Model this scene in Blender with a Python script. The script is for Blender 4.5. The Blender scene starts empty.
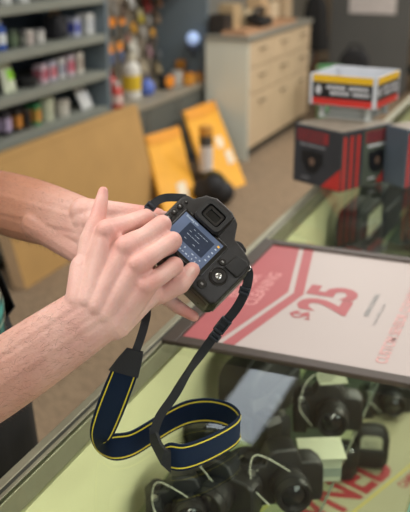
import bpy, bmesh, math, random
from mathutils import Vector, Matrix
random.seed(7)
SC = bpy.context.scene
COL = SC.collection
V = Vector
PI = math.pi

# ------------------------------------------------------------------ camera
FPX = 50 / 24 * 410                       # 50 mm lens on a 24 mm wide sensor
YAW, PITCH, EYE = math.radians(22.2), math.radians(20.3), V((0, 0, 1.6))
FWD = V((-math.sin(YAW) * math.cos(PITCH), math.cos(YAW) * math.cos(PITCH), -math.sin(PITCH)))
RGT = V((math.cos(YAW), math.sin(YAW), 0))
UPV = RGT.cross(FWD)
def ray(x, y): return FWD + RGT * ((x - 205) / FPX) - UPV * ((y - 256) / FPX)
# measuring helpers: where a sight line meets a depth, a level or a wall plane
def at(x, y, t): return EYE + ray(x, y) * t
def onz(x, y, z):
    d = ray(x, y); return EYE + d * ((z - EYE.z) / d.z)
def onx(x, y, X):
    d = ray(x, y); return EYE + d * (X / d.x)
cd = bpy.data.cameras.new('camera'); cam = bpy.data.objects.new('camera', cd); COL.objects.link(cam)
cd.sensor_fit = 'HORIZONTAL'; cd.sensor_width = 24; cd.lens = 50
cd.clip_start = .05
cam.location = EYE
cam.rotation_euler = Matrix((RGT, UPV, -FWD)).transposed().to_euler()
cd.dof.use_dof = True; cd.dof.focus_distance = 1.01; cd.dof.aperture_fstop = 4.6
SC.camera = cam

# ------------------------------------------------------------------ materials
def lin(c):
    if isinstance(c, str):
        c = tuple(int(c[i:i + 2], 16) / 255 for i in (0, 2, 4))
    return tuple((v / 12.92 if v <= .04045 else ((v + .055) / 1.055) ** 2.4) for v in c[:3]) + (1,)
_m = {}
def mat(name, col, rough=.5, metal=0, var=.12, scale=30, bump=0, bscale=200, coat=0, emit=0, sss=0, spec=.5, col2=None):
    key = (name,)
    if key in _m: return _m[key]
    m = bpy.data.materials.new(name); m.use_nodes = True
    nt = m.node_tree; b = nt.nodes['Principled BSDF']
    tc = nt.nodes.new('ShaderNodeTexCoord')
    n = nt.nodes.new('ShaderNodeTexNoise'); n.inputs['Scale'].default_value = scale; n.inputs['Detail'].default_value = 4
    nt.links.new(tc.outputs['Object'], n.inputs['Vector'])
    r = nt.nodes.new('ShaderNodeValToRGB')
    c = lin(col)
    if col2: ca, cb = lin(col2), c
    else:
        ca = tuple(v * (1 - var) for v in c[:3]) + (1,); cb = tuple(min(1, v * (1 + var)) for v in c[:3]) + (1,)
    r.color_ramp.elements[0].position = .3; r.color_ramp.elements[1].position = .7
    r.color_ramp.elements[0].color = ca; r.color_ramp.elements[1].color = cb
    nt.links.new(n.outputs['Fac'], r.inputs['Fac']); nt.links.new(r.outputs['Color'], b.inputs['Base Color'])
    b.inputs['Roughness'].default_value = rough; b.inputs['Metallic'].default_value = metal
    b.inputs['Specular IOR Level'].default_value = spec
    b.inputs['Coat Weight'].default_value = coat
    if emit:
        nt.links.new(r.outputs['Color'], b.inputs['Emission Color']); b.inputs['Emission Strength'].default_value = emit
    if sss:
        b.inputs['Subsurface Weight'].default_value = sss; b.inputs['Subsurface Radius'].default_value = (.012, .005, .003)
        b.inputs['Subsurface Scale'].default_value = .6
    if bump:
        n2 = nt.nodes.new('ShaderNodeTexNoise'); n2.inputs['Scale'].default_value = bscale; n2.inputs['Detail'].default_value = 3
        nt.links.new(tc.outputs['Object'], n2.inputs['Vector'])
        bp = nt.nodes.new('ShaderNodeBump'); bp.inputs['Strength'].default_value = bump; bp.inputs['Distance'].default_value = .002
        nt.links.new(n2.outputs['Fac'], bp.inputs['Height']); nt.links.new(bp.outputs['Normal'], b.inputs['Normal'])
    _m[key] = m
    return m
def glass_mat(name, tint, ior=1.5, rough=0.0, gain=1.0):
    m = bpy.data.materials.new(name); m.use_nodes = True
    nt = m.node_tree; nt.nodes.remove(nt.nodes['Principled BSDF']); out = nt.nodes['Material Output']
    t = nt.nodes.new('ShaderNodeBsdfTransparent'); t.inputs['Color'].default_value = tint
    g = nt.nodes.new('ShaderNodeBsdfGlossy'); g.inputs['Roughness'].default_value = rough
    f = nt.nodes.new('ShaderNodeFresnel'); f.inputs['IOR'].default_value = ior
    mu = nt.nodes.new('ShaderNodeMath'); mu.operation = 'MULTIPLY'; mu.inputs[1].default_value = gain
    x = nt.nodes.new('ShaderNodeMixShader')
    f.inputs['IOR'].default_value = ior
    ge = nt.nodes.new('ShaderNodeNewGeometry'); iv = nt.nodes.new('ShaderNodeMath'); iv.operation = 'SUBTRACT'; iv.inputs[0].default_value = 1
    m2 = nt.nodes.new('ShaderNodeMath'); m2.operation = 'MULTIPLY'          # only the outer face of the pane mirrors
    nt.links.new(ge.outputs['Backfacing'], iv.inputs[1]); nt.links.new(iv.outputs[0], m2.inputs[1]); nt.links.new(mu.outputs[0], m2.inputs[0])
    nt.links.new(f.outputs[0], mu.inputs[0]); nt.links.new(m2.outputs[0], x.inputs[0]); nt.links.new(t.outputs[0], x.inputs[1]); nt.links.new(g.outputs[0], x.inputs[2])
    nt.links.new(x.outputs[0], out.inputs['Surface'])
    return m

# ------------------------------------------------------------------ mesh helpers
def obj(name, bm, m=None, parent=None, smooth=False, mats=None):
    me = bpy.data.meshes.new(name)
    bmesh.ops.recalc_face_normals(bm, faces=bm.faces)
    bm.to_mesh(me); bm.free()
    if smooth:
        for p in me.polygons: p.use_smooth = True
        try: me.set_sharp_from_angle(angle=math.radians(38))
        except Exception: pass
    for k in (mats or ([m] if m else [])): me.materials.append(k)
    o = bpy.data.objects.new(name, me); COL.objects.link(o)
    if parent is not None: o.parent = parent
    return o
def thing(name, label, cat, loc=(0, 0, 0), rotz=0, group=None):
    o = bpy.data.objects.new(name, None); COL.objects.link(o); o.empty_display_size = .05
    o.location = loc; o.rotation_euler = (0, 0, rotz); return tag(o, label, cat, group)
def tag(o, label, cat, group=None):
    o['label'] = label; o['category'] = cat
    if group: o['group'] = group
    return o
def struct(o): o['kind'] = 'structure'; return o
def dup(root, loc, rotz, label, group=None, scale=None):
    r = root.copy(); COL.objects.link(r); r.location = loc; r.rotation_euler = (0, 0, rotz); r['label'] = label
    if group: r['group'] = group
    if scale: r.scale = (scale,) * 3
    for ch in list(root.children):
        c = ch.copy(); COL.objects.link(c); c.parent = r
        for g in list(ch.children):
            d = g.copy(); COL.objects.link(d); d.parent = c
    return r
def NB(): return bmesh.new()
def box(bm, c, s, bev=0, rot=None, seg=2):
    """bevelled box, centre c, full size s"""
    r = bmesh.ops.create_cube(bm, size=1)
    vs = r['verts']
    for v in vs: v.co = V((v.co.x * s[0], v.co.y * s[1], v.co.z * s[2]))
    if bev > 0:
        es = list({e for v in vs for e in v.link_edges})
        rr = bmesh.ops.bevel(bm, geom=es, offset=min(bev, min(s) * .49), segments=seg, affect='EDGES', profile=.5)
        vs = list({v for f in rr['faces'] for v in f.verts} | {v for v in vs if v.is_valid})
    M = Matrix.Translation(V(c)) @ (rot.to_4x4() if rot is not None else Matrix())
    for v in vs: v.co = M @ v.co
    return vs
def boxz(bm, x0, x1, y0, y1, z0, z1, bev=0):
    return box(bm, ((x0 + x1) / 2, (y0 + y1) / 2, (z0 + z1) / 2), (abs(x1 - x0), abs(y1 - y0), abs(z1 - z0)), bev)
def frames(pts):
    """tangent frames transported along a polyline"""
    n = len(pts); T = []
    for i in range(n):
        d = pts[min(i + 1, n - 1)] - pts[max(i - 1, 0)]
        T.append(d.normalized() if d.length > 1e-9 else V((0, 0, 1)))
    u = T[0].orthogonal().normalized(); out = []
    for i in range(n):
        u = (u - T[i] * u.dot(T[i])).normalized(); out.append((T[i], u, T[i].cross(u)))
    return out
def tube(bm, pts, r, seg=10, cap=True, closed=False):
    pts = [V(p) for p in pts]; n = len(pts)
    rs = r if isinstance(r, (list, tuple)) else [r] * n
    rings = []
    for (p, (t, u, w), rr) in zip(pts, frames(pts), rs):
        rings.append([bm.verts.new(p + (u * math.cos(2 * PI * k / seg) + w * math.sin(2 * PI * k / seg)) * rr) for k in range(seg)])
    for a, b in zip(rings, rings[1:] + ([rings[0]] if closed else [])):
        for k in range(seg): bm.faces.new((a[k], a[(k + 1) % seg], b[(k + 1) % seg], b[k]))
    if cap and not closed:
        bm.faces.new(list(reversed(rings[0]))); bm.faces.new(rings[-1])
def lathe(bm, prof, M=None, seg=24):
    """profile of (radius, height) turned about local z"""
    M = M or Matrix()
    rings = []
    for (r, z) in prof:
        rings.append([bm.verts.new(M @ V((r * math.cos(2 * PI * k / seg), r * math.sin(2 * PI * k / seg), z))) for k in range(seg)] if r > 1e-6 else [bm.verts.new(M @ V((0, 0, z)))])
    for a, b in zip(rings, rings[1:]):
        for k in range(seg):
            q = (k + 1) % seg
            if len(a) == 1 and len(b) == 1: continue
            if len(a) == 1: bm.faces.new((a[0], b[q], b[k]))
            elif len(b) == 1: bm.faces.new((a[k], a[q], b[0]))
            else: bm.faces.new((a[k], a[q], b[q], b[k]))
    if len(rings[0]) > 1: bm.faces.new(list(reversed(rings[0])))
    if len(rings[-1]) > 1: bm.faces.new(rings[-1])
def prism(bm, poly, d0, d1, M=None, bev=0, seg=3):
    """2-D outline (x,y) pulled from z=d0 to z=d1, edges rounded"""
    M = M or Matrix()
    t = bmesh.new()
    a = [t.verts.new((x, y, d0)) for x, y in poly]; b = [t.verts.new((x, y, d1)) for x, y in poly]
    n = len(poly)
    fa = t.faces.new(list(reversed(a))); fb = t.faces.new(b)
    for k in range(n): t.faces.new((a[k], a[(k + 1) % n], b[(k + 1) % n], b[k]))
    bmesh.ops.recalc_face_normals(t, faces=t.faces)
    if bev: bmesh.ops.bevel(t, geom=list(set(fa.edges) | set(fb.edges)), offset=bev, segments=seg, affect='EDGES', profile=.5)
    merge(bm, t, M)
def merge(bm, t, M=None, matidx=None):
    mp = {}
    for v in t.verts: mp[v] = bm.verts.new(M @ v.co if M is not None else v.co)
    for f in t.faces:
        try:
            nf = bm.faces.new([mp[v] for v in f.verts]); nf.material_index = f.material_index if matidx is None else matidx
        except ValueError: pass
    t.free()
def rrect(w, h, r, n=5, cx=0, cy=0):
    out = []
    for (sx, sy, a0) in ((1, 1, 0), (-1, 1, 90), (-1, -1, 180), (1, -1, 270)):
        for k in range(n + 1):
            a = math.radians(a0 + 90 * k / n)
            out.append((cx + sx * (w / 2 - r) + r * math.cos(a), cy + sy * (h / 2 - r) + r * math.sin(a)))
    return out
def flat(bm, poly, M=None, z=0):
    M = M or Matrix()
    return bm.faces.new([bm.verts.new(M @ V((x, y, z))) for x, y in poly])
def text_bm(bm, s, size, M, depth=0, align='LEFT', bold=0, sx=1.0):
    c = bpy.data.curves.new('t', 'FONT'); c.body = s; c.size = size; c.align_x = align; c.offset = bold; c.extrude = depth; c.resolution_u = 3
    o = bpy.data.objects.new('t', c); COL.objects.link(o)
    dg = bpy.context.evaluated_depsgraph_get(); me = bpy.data.meshes.new_from_object(o.evaluated_get(dg))
    bpy.data.objects.remove(o); bpy.data.curves.remove(c)
    t = bmesh.new(); t.from_mesh(me); bpy.data.meshes.remove(me)
    for v in t.verts: v.co.x *= sx
    merge(bm, t, M)
def smooth_path(pts, n=8):
    """Catmull-Rom through points"""
    P = [V(p) for p in pts]; out = []
    for i in range(len(P) - 1):
        p0 = P[max(i - 1, 0)]; p1 = P[i]; p2 = P[i + 1]; p3 = P[min(i + 2, len(P) - 1)]
        for k in range(n):
            t = k / n
            out.append(.5 * ((2 * p1) + (p2 - p0) * t + (2 * p0 - 5 * p1 + 4 * p2 - p3) * t * t + (3 * p1 - p0 - 3 * p2 + p3) * t ** 3))
    out.append(P[-1]); return out
def ribbon(bm, A, B, th, mi=0):
    """closed strip between edge lines A and B, thickness th"""
    n = len(A); rows = []
    for i in range(n):
        t = (A[min(i + 1, n - 1)] + B[min(i + 1, n - 1)] - A[max(i - 1, 0)] - B[max(i - 1, 0)]).normalized()
        nn = t.cross((B[i] - A[i]).normalized()).normalized() * (th / 2)
        rows.append([bm.verts.new(p) for p in (A[i] + nn, B[i] + nn, B[i] - nn, A[i] - nn)])
    for a, b in zip(rows, rows[1:]):
        for k in range(4):
            f = bm.faces.new((a[k], a[(k + 1) % 4], b[(k + 1) % 4], b[k])); f.material_index = mi
    bm.faces.new(list(reversed(rows[0]))); bm.faces.new(rows[-1])
def capsule(bm, p, q, r0, r1, seg=14):
    p, q = V(p), V(q); d = q - p; L = d.length; t = d.normalized(); u = t.orthogonal().normalized(); w = t.cross(u)
    prof = []
    for k in range(6):
        a = -PI / 2 + (PI / 2) * k / 5; prof.append((r0 * math.cos(a), r0 * math.sin(a)))
    for k in range(6):
        a = (PI / 2) * k / 5; prof.append((r1 * math.cos(a), L + r1 * math.sin(a)))
    M = Matrix((u, w, t)).transposed().to_4x4(); M.translation = p
    prof = [(0 if r < 1e-5 else r, z) for r, z in prof]
    lathe(bm, prof, M, seg)
def chain(bm, pts):
    for a, b in zip(pts, pts[1:]): capsule(bm, a[0], b[0], a[1], b[1])
def remesh(name, bm, vox, smooth_it, fac=.5):
    me = bpy.data.meshes.new('t'); bmesh.ops.recalc_face_normals(bm, faces=bm.faces); bm.to_mesh(me); bm.free()
    o = bpy.data.objects.new('t', me); COL.objects.link(o)
    md = o.modifiers.new('r', 'REMESH'); md.mode = 'VOXEL'; md.voxel_size = vox; md.use_smooth_shade = True
    if smooth_it:
        s = o.modifiers.new('s', 'SMOOTH'); s.factor = fac; s.iterations = smooth_it
    dg = bpy.context.evaluated_depsgraph_get()
    out = bpy.data.meshes.new_from_object(o.evaluated_get(dg)); out.name = name
    bpy.data.objects.remove(o); bpy.data.meshes.remove(me)
    for p in out.polygons: p.use_smooth = True
    return out
# ------------------------------------------------------------------ room shell
M_wall = mat('wall paint', '8f8d84', .8, var=.04, scale=3)
M_dkwall = mat('grey partition paint', '5f5f5c', .8, var=.05, scale=3)
def carpet():
    m = bpy.data.materials.new('tan loop carpet'); m.use_nodes = True
    nt = m.node_tree; b = nt.nodes['Principled BSDF']; b.inputs['Roughness'].default_value = .95; b.inputs['Specular IOR Level'].default_value = .1
    tc = nt.nodes.new('ShaderNodeTexCoord')
    mp = nt.nodes.new('ShaderNodeMapping'); mp.inputs['Rotation'].default_value = (0, 0, .6)
    nt.links.new(tc.outputs['Object'], mp.inputs['Vector'])
    w = nt.nodes.new('ShaderNodeTexWave'); w.inputs['Scale'].default_value = 9; w.inputs['Distortion'].default_value = 1.5; w.inputs['Detail'].default_value = 2
    ck = nt.nodes.new('ShaderNodeTexBrick'); ck.inputs['Scale'].default_value = 14
    ck.inputs['Color1'].default_value = (.2, .2, .2, 1); ck.inputs['Color2'].default_value = (.8, .8, .8, 1); ck.inputs['Mortar'].default_value = (.35, .35, .35, 1)
    n = nt.nodes.new('ShaderNodeTexNoise'); n.inputs['Scale'].default_value = 160
    for k in (w, ck, n): nt.links.new(mp.outputs[0], k.inputs['Vector'])
    mx = nt.nodes.new('ShaderNodeMix'); mx.data_type = 'RGBA'; mx.inputs[0].default_value = .5
    nt.links.new(ck.outputs['Color'], mx.inputs[6]); nt.links.new(n.outputs['Fac'], mx.inputs[7])
    r = nt.nodes.new('ShaderNodeValToRGB'); r.color_ramp.elements[0].position = .25; r.color_ramp.elements[1].position = .75
    r.color_ramp.elements[0].color = lin('796856'); r.color_ramp.elements[1].color = lin('99856d')
    nt.links.new(mx.outputs[2], r.inputs['Fac']); nt.links.new(r.outputs['Color'], b.inputs['Base Color'])
    return m
X0, X1, Y0, Y1, ZC = -2.98, 3.2, -2.6, 11.2, 2.9
def slab(name, m, *a):
    bm = NB(); boxz(bm, *a); return struct(obj(name, bm, m))
slab('floor', carpet(), X0 - .1, X1 + .1, Y0 - .1, Y1 + .1, -.1, 0)
slab('ceiling', mat('ceiling tile', 'd8d6cf', .9, var=.05, scale=8, bump=.2, bscale=60), X0 - .1, X1 + .1, Y0 - .1, Y1 + .1, ZC, ZC + .1)
slab('wall_left', M_wall, X0 - .1, X0, Y0, Y1, 0, ZC)
slab('wall_right', M_wall, X1, X1 + .1, Y0, Y1, 0, ZC)
slab('wall_front', M_wall, X0 - .1, X1 + .1, Y0 - .1, Y0, 0, ZC)
slab('wall_back', mat('far wall paint', 'a08f78', .8, var=.05, scale=3), X0 - .1, X1 + .1, Y1, Y1 + .1, 0, ZC)
M_base = mat('dark vinyl baseboard', '3c3a36', .6)
slab('baseboard_left', M_base, X0, X0 + .012, 6.2, Y1 - .013, 0, .1)
slab('baseboard_back', M_base, X0 + .013, X1, Y1 - .012, Y1, 0, .1)
w = bpy.data.worlds.new('world'); SC.world = w; w.use_nodes = True
w.node_tree.nodes['Background'].inputs[0].default_value = (.9, .95, 1, 1); w.node_tree.nodes['Background'].inputs[1].default_value = .10
SC.view_settings.view_transform = 'Standard'; SC.view_settings.look = 'None'; SC.view_settings.exposure = 0

# area lamps outside the frame; soft fills added behind and right of the viewer
def area(name, loc, aim, size, power, col):
    l = bpy.data.lights.new(name, 'AREA'); l.shape = 'RECTANGLE'; l.size, l.size_y = size; l.energy = power; l.color = col
    o = bpy.data.objects.new(name, l); COL.objects.link(o); o.location = loc
    o.rotation_euler = (V(aim) - V(loc)).to_track_quat('-Z', 'Y').to_euler()
    return o
for x, y, pw in [(-1.9, .4, 36), (1.9, 1.2, 24), (-.75, .95, 16), (-1.9, -1.5, 22), (.3, -1.7, 15), (.6, 2.9, 32), (-1.2, 5.7, 34), (.4, 4.9, 60), (.4, 7.2, 70), (.2, 9.6, 40)]:  # unseen lamps, several added to brighten hands, bay and far end
    area('unseen_ceiling_lamp', (x, y, ZC - .03), (x, y, 0), (.6, 1.3), pw, (1, .975, .93))
area('ceiling_tube_lamp', (-1.42, 4.35, ZC - .03), (-1.42, 4.35, 0), (.30, 1.1), 4, (.82, .92, 1))
area('side_daylight_fill', (2.9, -.6, 1.9), (-.4, 1.2, 1.1), (2.4, 1.6), 42, (.92, .97, 1))  # added soft fill from the right; no window in this wall
area('rear_fill', (-1.4, -2.3, 2.2), (-.5, 1, 1.2), (2.4, 1.4), 12, (.95, .98, 1))  # added soft fill from behind the viewer
# ------------------------------------------------------------------ glass display counter
CT = .95                                   # glass top level
CX0, CX1, CY0, CY1 = -.59, -.098, .12, 3.9
SHZ, DKZ = .68, .42
M_trim = mat('brushed aluminium trim', 'a5a28c', .42, metal=.55, var=.06, scale=60)
M_trimdk = mat('dark trim groove', '3a3b33', .5)
M_cream = mat('cream laminate inside the case', 'e4e2b6', .6, var=.03, scale=4)
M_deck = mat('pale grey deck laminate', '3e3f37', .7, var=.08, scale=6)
M_gtop = glass_mat('greenish counter glass', (.92, .95, .90, 1), 1.5)
M_gshelf = glass_mat('shelf glass', (.88, .94, .89, 1), 1.35, gain=.6)
M_gedge = mat('green glass edge', '6f9a84', .15, var=.1)
counter = thing('display_counter', 'long glass-topped shop display counter with metal edge trim and cream interior', 'display counter', (0, 0, 0))
bm = NB(); boxz(bm, CX0 + .012, CX1 - .002, CY0 + .002, CY1 - .002, CT - .008, CT); obj('glass_top', bm, M_gtop, counter)
bm = NB(); boxz(bm, CX1 - .006, CX1, CY0 + .003, CY1 - .003, .14, CT - .009); obj('front_glass', bm, M_gtop, counter)
bm = NB(); boxz(bm, CX1 - .0015, CX1 + .001, CY0 + .002, CY1 - .002, CT - .008, CT - .0005); obj('glass_edge', bm, M_gedge, counter)
bm = NB(); boxz(bm, CX0 - .004, CX0 + .011, CY0, CY1, CT - .05, CT + .003, .002)
boxz(bm, CX0 + .0115, CX0 + .02, CY0, CY1, CT - .045, CT - .0085, .001)
boxz(bm, CX0 + .002, CX0 + .022, CY0 + .001, CY1 - .001, CT + .0005, CT + .0025, .0008); obj('edge_trim', bm, M_trim, counter)
bm = NB(); boxz(bm, CX0 + .0115, CX0 + .0165, CY0 + .001, CY1 - .001, CT + .0026, CT + .0034); obj('trim_groove', bm, M_trimdk, counter)
bm = NB(); boxz(bm, CX0, CX0 + .02, CY0 + .02, CY1 - .02, .14, CT - .051); obj('back_panel', bm, M_cream, counter)
bm = NB(); boxz(bm, CX0 + .022, -.281, CY0 + .025, CY1 - .025, SHZ - .008, SHZ); obj('glass_shelf', bm, M_gshelf, counter)
bm = NB(); boxz(bm, -.2808, -.2788, CY0 + .025, CY1 - .025, SHZ - .008, SHZ); obj('shelf_edge', bm, mat('dull shelf glass edge', '6a7568', .2, var=.1), counter)
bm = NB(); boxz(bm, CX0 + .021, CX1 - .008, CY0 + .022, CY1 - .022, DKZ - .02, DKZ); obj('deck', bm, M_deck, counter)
for y in (CY0, CY1 - .018):
    bm = NB(); boxz(bm, CX0 + .001, CX1 - .001, y, y + .018, .14, CT - .01); obj('end_panel', bm, mat('grey end laminate', '6e6a5c', .6, var=.05), counter)
bm = NB(); boxz(bm, CX0 + .03, CX1 - .03, CY0 + .03, CY1 - .03, 0, .139, .004); obj('plinth', bm, mat('black kick plinth', '26241f', .6), counter)
for y in (1.0, 2.6):
    bm = NB(); tube(bm, [(CX0 + .02, y, SHZ - .03), (-.33, y, SHZ - .012)], .006, 8); box(bm, (CX0 + .024, y, SHZ - .03), (.008, .02, .05), .002); obj('shelf_bracket', bm, M_trim, counter)
# strip lamp under the front rim of the case
area('case_strip_lamp', (-.13, 1.3, .925), (-.56, 1.3, .72), (1.9, .03), 3.4, (1, .98, .84))

# ------------------------------------------------------------------ the price sign lying on the glass
SX, SY, SW, SH = -.5665, 1.19, .565, .462   # origin, length along the counter, width across
sign = thing('price_sign', 'large framed white and red sign reading $25 lying flat on the glass counter', 'sign', (SX, SY, CT + .004), PI / 2)
# local x runs along the counter, local y points back to the trim
M_sfr = mat('dark bronze sign frame', '3c3128', .45, var=.08)
M_paper = mat('white sign sheet', 'b6aaa5', .45, var=.02, scale=4)
M_red = mat('faded red print', 'aa585b', .5, var=.03, scale=15)
M_pale = mat('pale pink print', 'cf8e8c', .5, var=.03)
M_gry = mat('grey print', '9c9a98', .5)
M_redl = mat('light red outline print', 'd0a09c', .5)
bm = NB()
b_ = .026
for (x0, x1, y0, y1) in ((0, SW, -b_, 0), (0, SW, -SH, -SH + b_), (0, b_, -SH + b_, -b_), (SW - b_, SW, -SH + b_, -b_)):
    boxz(bm, x0, x1, y0, y1, 0, .009, .002)
obj('frame', bm, M_sfr, sign)
bm = NB(); boxz(bm, .012, SW - .012, -SH + .012, -.012, .001, .004); obj('sheet', bm, M_paper, sign)
Z1, Z2 = .0043, .0046
bm = NB(); e = b_
flat(bm, [(e, -e), (e, -.087), (.29, -.137), (SW - e, -.087), (SW - e, -e)], z=Z1)
def chev(bm, a0, a1, c0, c1):
    flat(bm, [(e, -a0), (e, -a1), (.29, -c1), (.29, -c0)], z=Z1); flat(bm, [(.29, -c0), (.29, -c1), (SW - e, -a1), (SW - e, -a0)], z=Z1)
chev(bm, .097, .119, .148, .168)
obj('red_banner', bm, M_red, sign)
bm = NB(); text_bm(bm, 'SENSOR', .036, Matrix.Translation((.29, -.062, Z2)), align='CENTER', bold=.0008)
text_bm(bm, 'CLEANING', .036, Matrix.Translation((.29, -.098, Z2)), align='CENTER', bold=.0008); obj('banner_lettering', bm, M_pale, sign)
bm = NB(); text_bm(bm, '25', .128, Matrix.Translation((.220, -.262, Z2)), bold=.0045, sx=1.05)
text_bm(bm, '$', .062, Matrix.Translation((.178, -.214, Z2)), bold=.002, sx=1.05); obj('price_lettering', bm, M_red, sign)
bm = NB(); text_bm(bm, 'SENSOR CLEANING', .0125, Matrix.Translation((.235, -.305, Z2)), bold=.0005); obj('grey_lettering', bm, M_gry, sign); bm = NB()
text_bm(bm, 'in store while you wait', .011, Matrix.Translation((.20, -.325, Z2))); obj('grey_lettering', bm, M_gry, sign); bm = NB()
text_bm(bm, 'ask us for details', .0125, Matrix.Translation((.15, -.412, Z2)), bold=.0003); obj('grey_lettering', bm, M_gry, sign)
bm = NB(); text_bm(bm, 'CUSTOM SENSOR CLEANING', .0275, Matrix.Translation((.06, -.372, Z2)), bold=.0006, sx=.95); obj('red_line_lettering', bm, M_redl, sign)
# ------------------------------------------------------------------ the digital SLR held over the counter
ca = (RGT * .732 - UPV * .682 - FWD * .10).normalized()        # body right
cb = RGT * .658 + UPV * .712 + FWD * .28                       # body up, tipped away
cb = (cb - ca * cb.dot(ca)).normalized()
cn = ca.cross(cb)                                              # out of the back, to the viewer
CC = at(193.2, 242.8, 1.022)                                   # middle of the screen
MC = Matrix((ca, cb, cn)).transposed().to_4x4(); MC.translation = CC
MMS = MC @ Matrix.Scale(.001, 4)                                # millimetres on the camera
def cp(x, y, z): return MMS @ V((x, y, z))
dslr = thing('digital_camera', 'black digital SLR camera with lit rear screen held up in both hands', 'camera', (0, 0, 0))
dslr.matrix_world = MMS
M_blk = mat('black camera plastic', '1f1c1a', .30, var=.15, scale=.5, bump=.25, bscale=2.5)
M_rub = mat('black textured rubber', '171615', .6, var=.2, scale=.8, bump=.5, bscale=1.6)
M_grefl = mat('black plastic with green reflection tint', '3a3b2a', .38, var=.15, scale=.3)  # green reflection from the counter painted into the colour
M_gloss = mat('gloss black bezel', '0f0e0e', .08, coat=1, var=.05)
M_btn = mat('dark button plastic', '2b2927', .3, var=.05)
M_white = mat('white print', '9a9a98', .5)
M_vf = mat('dark eyepiece glass', '0b0e10', .05, coat=1, var=.02)
M_chr = mat('chrome metal', 'b8b8b4', .2, metal=1, var=.03)
DK = dslr
bm = NB()
# back outline with prism hump and sloping right shoulder
out = [(-49, -36), (-44, -41), (64, -41), (70, -35), (71, 20), (66, 31), (50, 37), (33, 39), (22, 56), (15, 60), (-22, 60), (-30, 56), (-38, 42), (-46, 40), (-50, 34)]
prism(bm, out, -42, 0, None, 3.0)
prism(bm, [(44, -40), (63, -40), (69, -34), (70, 20), (64, 30), (46, 34)], -66, -40, None, 7, 4)      # hand grip
prism(bm, [(-32, 36), (30, 36), (20, 55), (13, 58), (-21, 58), (-28, 55)], -58, -38, None, 4)           # flash housing
prism(bm, [(-24, 26), (17, 26), (15, 57), (9, 60), (-17, 60), (-22, 57)], -2, 7, None, 2.5)            # eyepiece block
obj('body', bm, M_blk, DK, True)
bm = NB(); prism(bm, [(20, -40.3), (62, -40.3), (67, -36), (67, -35), (20, -35)], -60, -3.2, None, 1.2)
prism(bm, [(66, -34), (71.4, -34), (72.2, 18), (66, 26)], -50, -4, None, 1.2); obj('side_cover', bm, M_grefl, DK, True)
bm = NB(); MB_ = Matrix.Rotation(PI / 2, 4, 'X')
prism(bm, rrect(38, 26, 5), 40.6, 41.7, MB_ @ Matrix.Translation((43, -25, 0)), .4)
box(bm, (30, -41.8, -20), (8, .8, 3), .3); box(bm, (52, -41.9, -36), (3, 1, 3), .4)
obj('battery_door', bm, M_grefl, DK, True)
bm = NB(); prism(bm, rrect(70, 51, 3), -.5, 2.2, None, .8); obj('screen_bezel', bm, M_gloss, DK, True)
# lit screen
M_lcd = mat('lit blue grey screen', '5d6b85', .12, emit=.22, coat=.6, var=.10, scale=.03)
M_lcdd = mat('dark screen panel', '2a3446', .12, emit=.3, coat=.6, var=.1, scale=.2)
M_lcdt = mat('lit screen lettering', 'a9b6c4', .3, emit=.3, var=.02)
M_lcdy = mat('lit amber icon', 'd8a53a', .3, emit=.6)
bm = NB(); boxz(bm, -32.5, 29, -20.5, 22, 2.0, 2.5); scr = obj('screen', bm, M_lcd, DK)
bm = NB(); boxz(bm, -20, 20, -8, 16, 2.5, 2.62); obj('screen_panel', bm, M_lcdd, scr)
bm = NB()
text_bm(bm, 'Shooting info', 3.6, Matrix.Translation((-29, 18.3, 2.62)), bold=.12)
rr = random.Random(3)
for y in (12, 7.5, 3, -3):
    x = -17
    while x < 15:
        w_ = rr.uniform(1.5, 4); 
        if rr.random() < .5: boxz(bm, x, x + w_, y, y + .5, 2.62, 2.7)
        x += w_ + 1
for (yy, xs) in ((-12.5, range(-28, 22, 6)), (-17.5, range(-28, 26, 5))):
    for x in xs:
        if rr.random() < .85:
            w_ = rr.uniform(1.2, 3); boxz(bm, x, x + w_, yy, yy + rr.uniform(.9, 2.2), 2.5, 2.62)
for y in (11, 5, -1, -7):
    boxz(bm, 24, 26.5, y, y + 1.6, 2.5, 2.62)
obj('screen_icons', bm, M_lcdt, scr)
bm = NB(); boxz(bm, 24, 27, 15.5, 18, 2.5, 2.64); obj('amber_icon', bm, M_lcdy, scr)
# eyecup and eyepiece
bm = NB(); Mv = Matrix.Translation((-4, 38, 0))
for (w1, h1, z0, z1) in ((38, 30, 5, 9.0),): prism(bm, rrect(w1, h1, 6), z0, z1, Mv, 1.5)
def ring_rr(bm, w0, h0, r0, w1, h1, r1, z0, z1, M):
    A = rrect(w0, h0, r0); B = rrect(w1, h1, r1); n = len(A)
    L = [[bm.verts.new(M @ V((x, y, z))) for x, y in P] for P, z in ((A, z0), (A, z1), (B, z1), (B, z0))]
    for a, b in zip(L, L[1:] + L[:1]):
        for k in range(n): bm.faces.new((a[k], a[(k + 1) % n], b[(k + 1) % n], b[k]))
ring_rr(bm, 37, 29, 7, 27, 19.5, 4, 8.5, 15, Mv); obj('eyecup', bm, M_rub, DK, True)
bm = NB(); prism(bm, rrect(20, 13, 2.5), 9, 10.4, Mv, .5); ep = obj('eyepiece', bm, M_vf, DK, True)
bm = NB(); ring_rr(bm, 23, 16, 3, 17, 11, 2.4, 8.8, 13.0, Mv); obj('eyepiece_rim', bm, M_btn, ep, True)
bm = NB(); prism(bm, [(-12, 59), (6, 59), (6, 62), (-12, 62)], -30, -6, None, .6); obj('accessory_shoe', bm, M_btn, DK)
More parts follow.
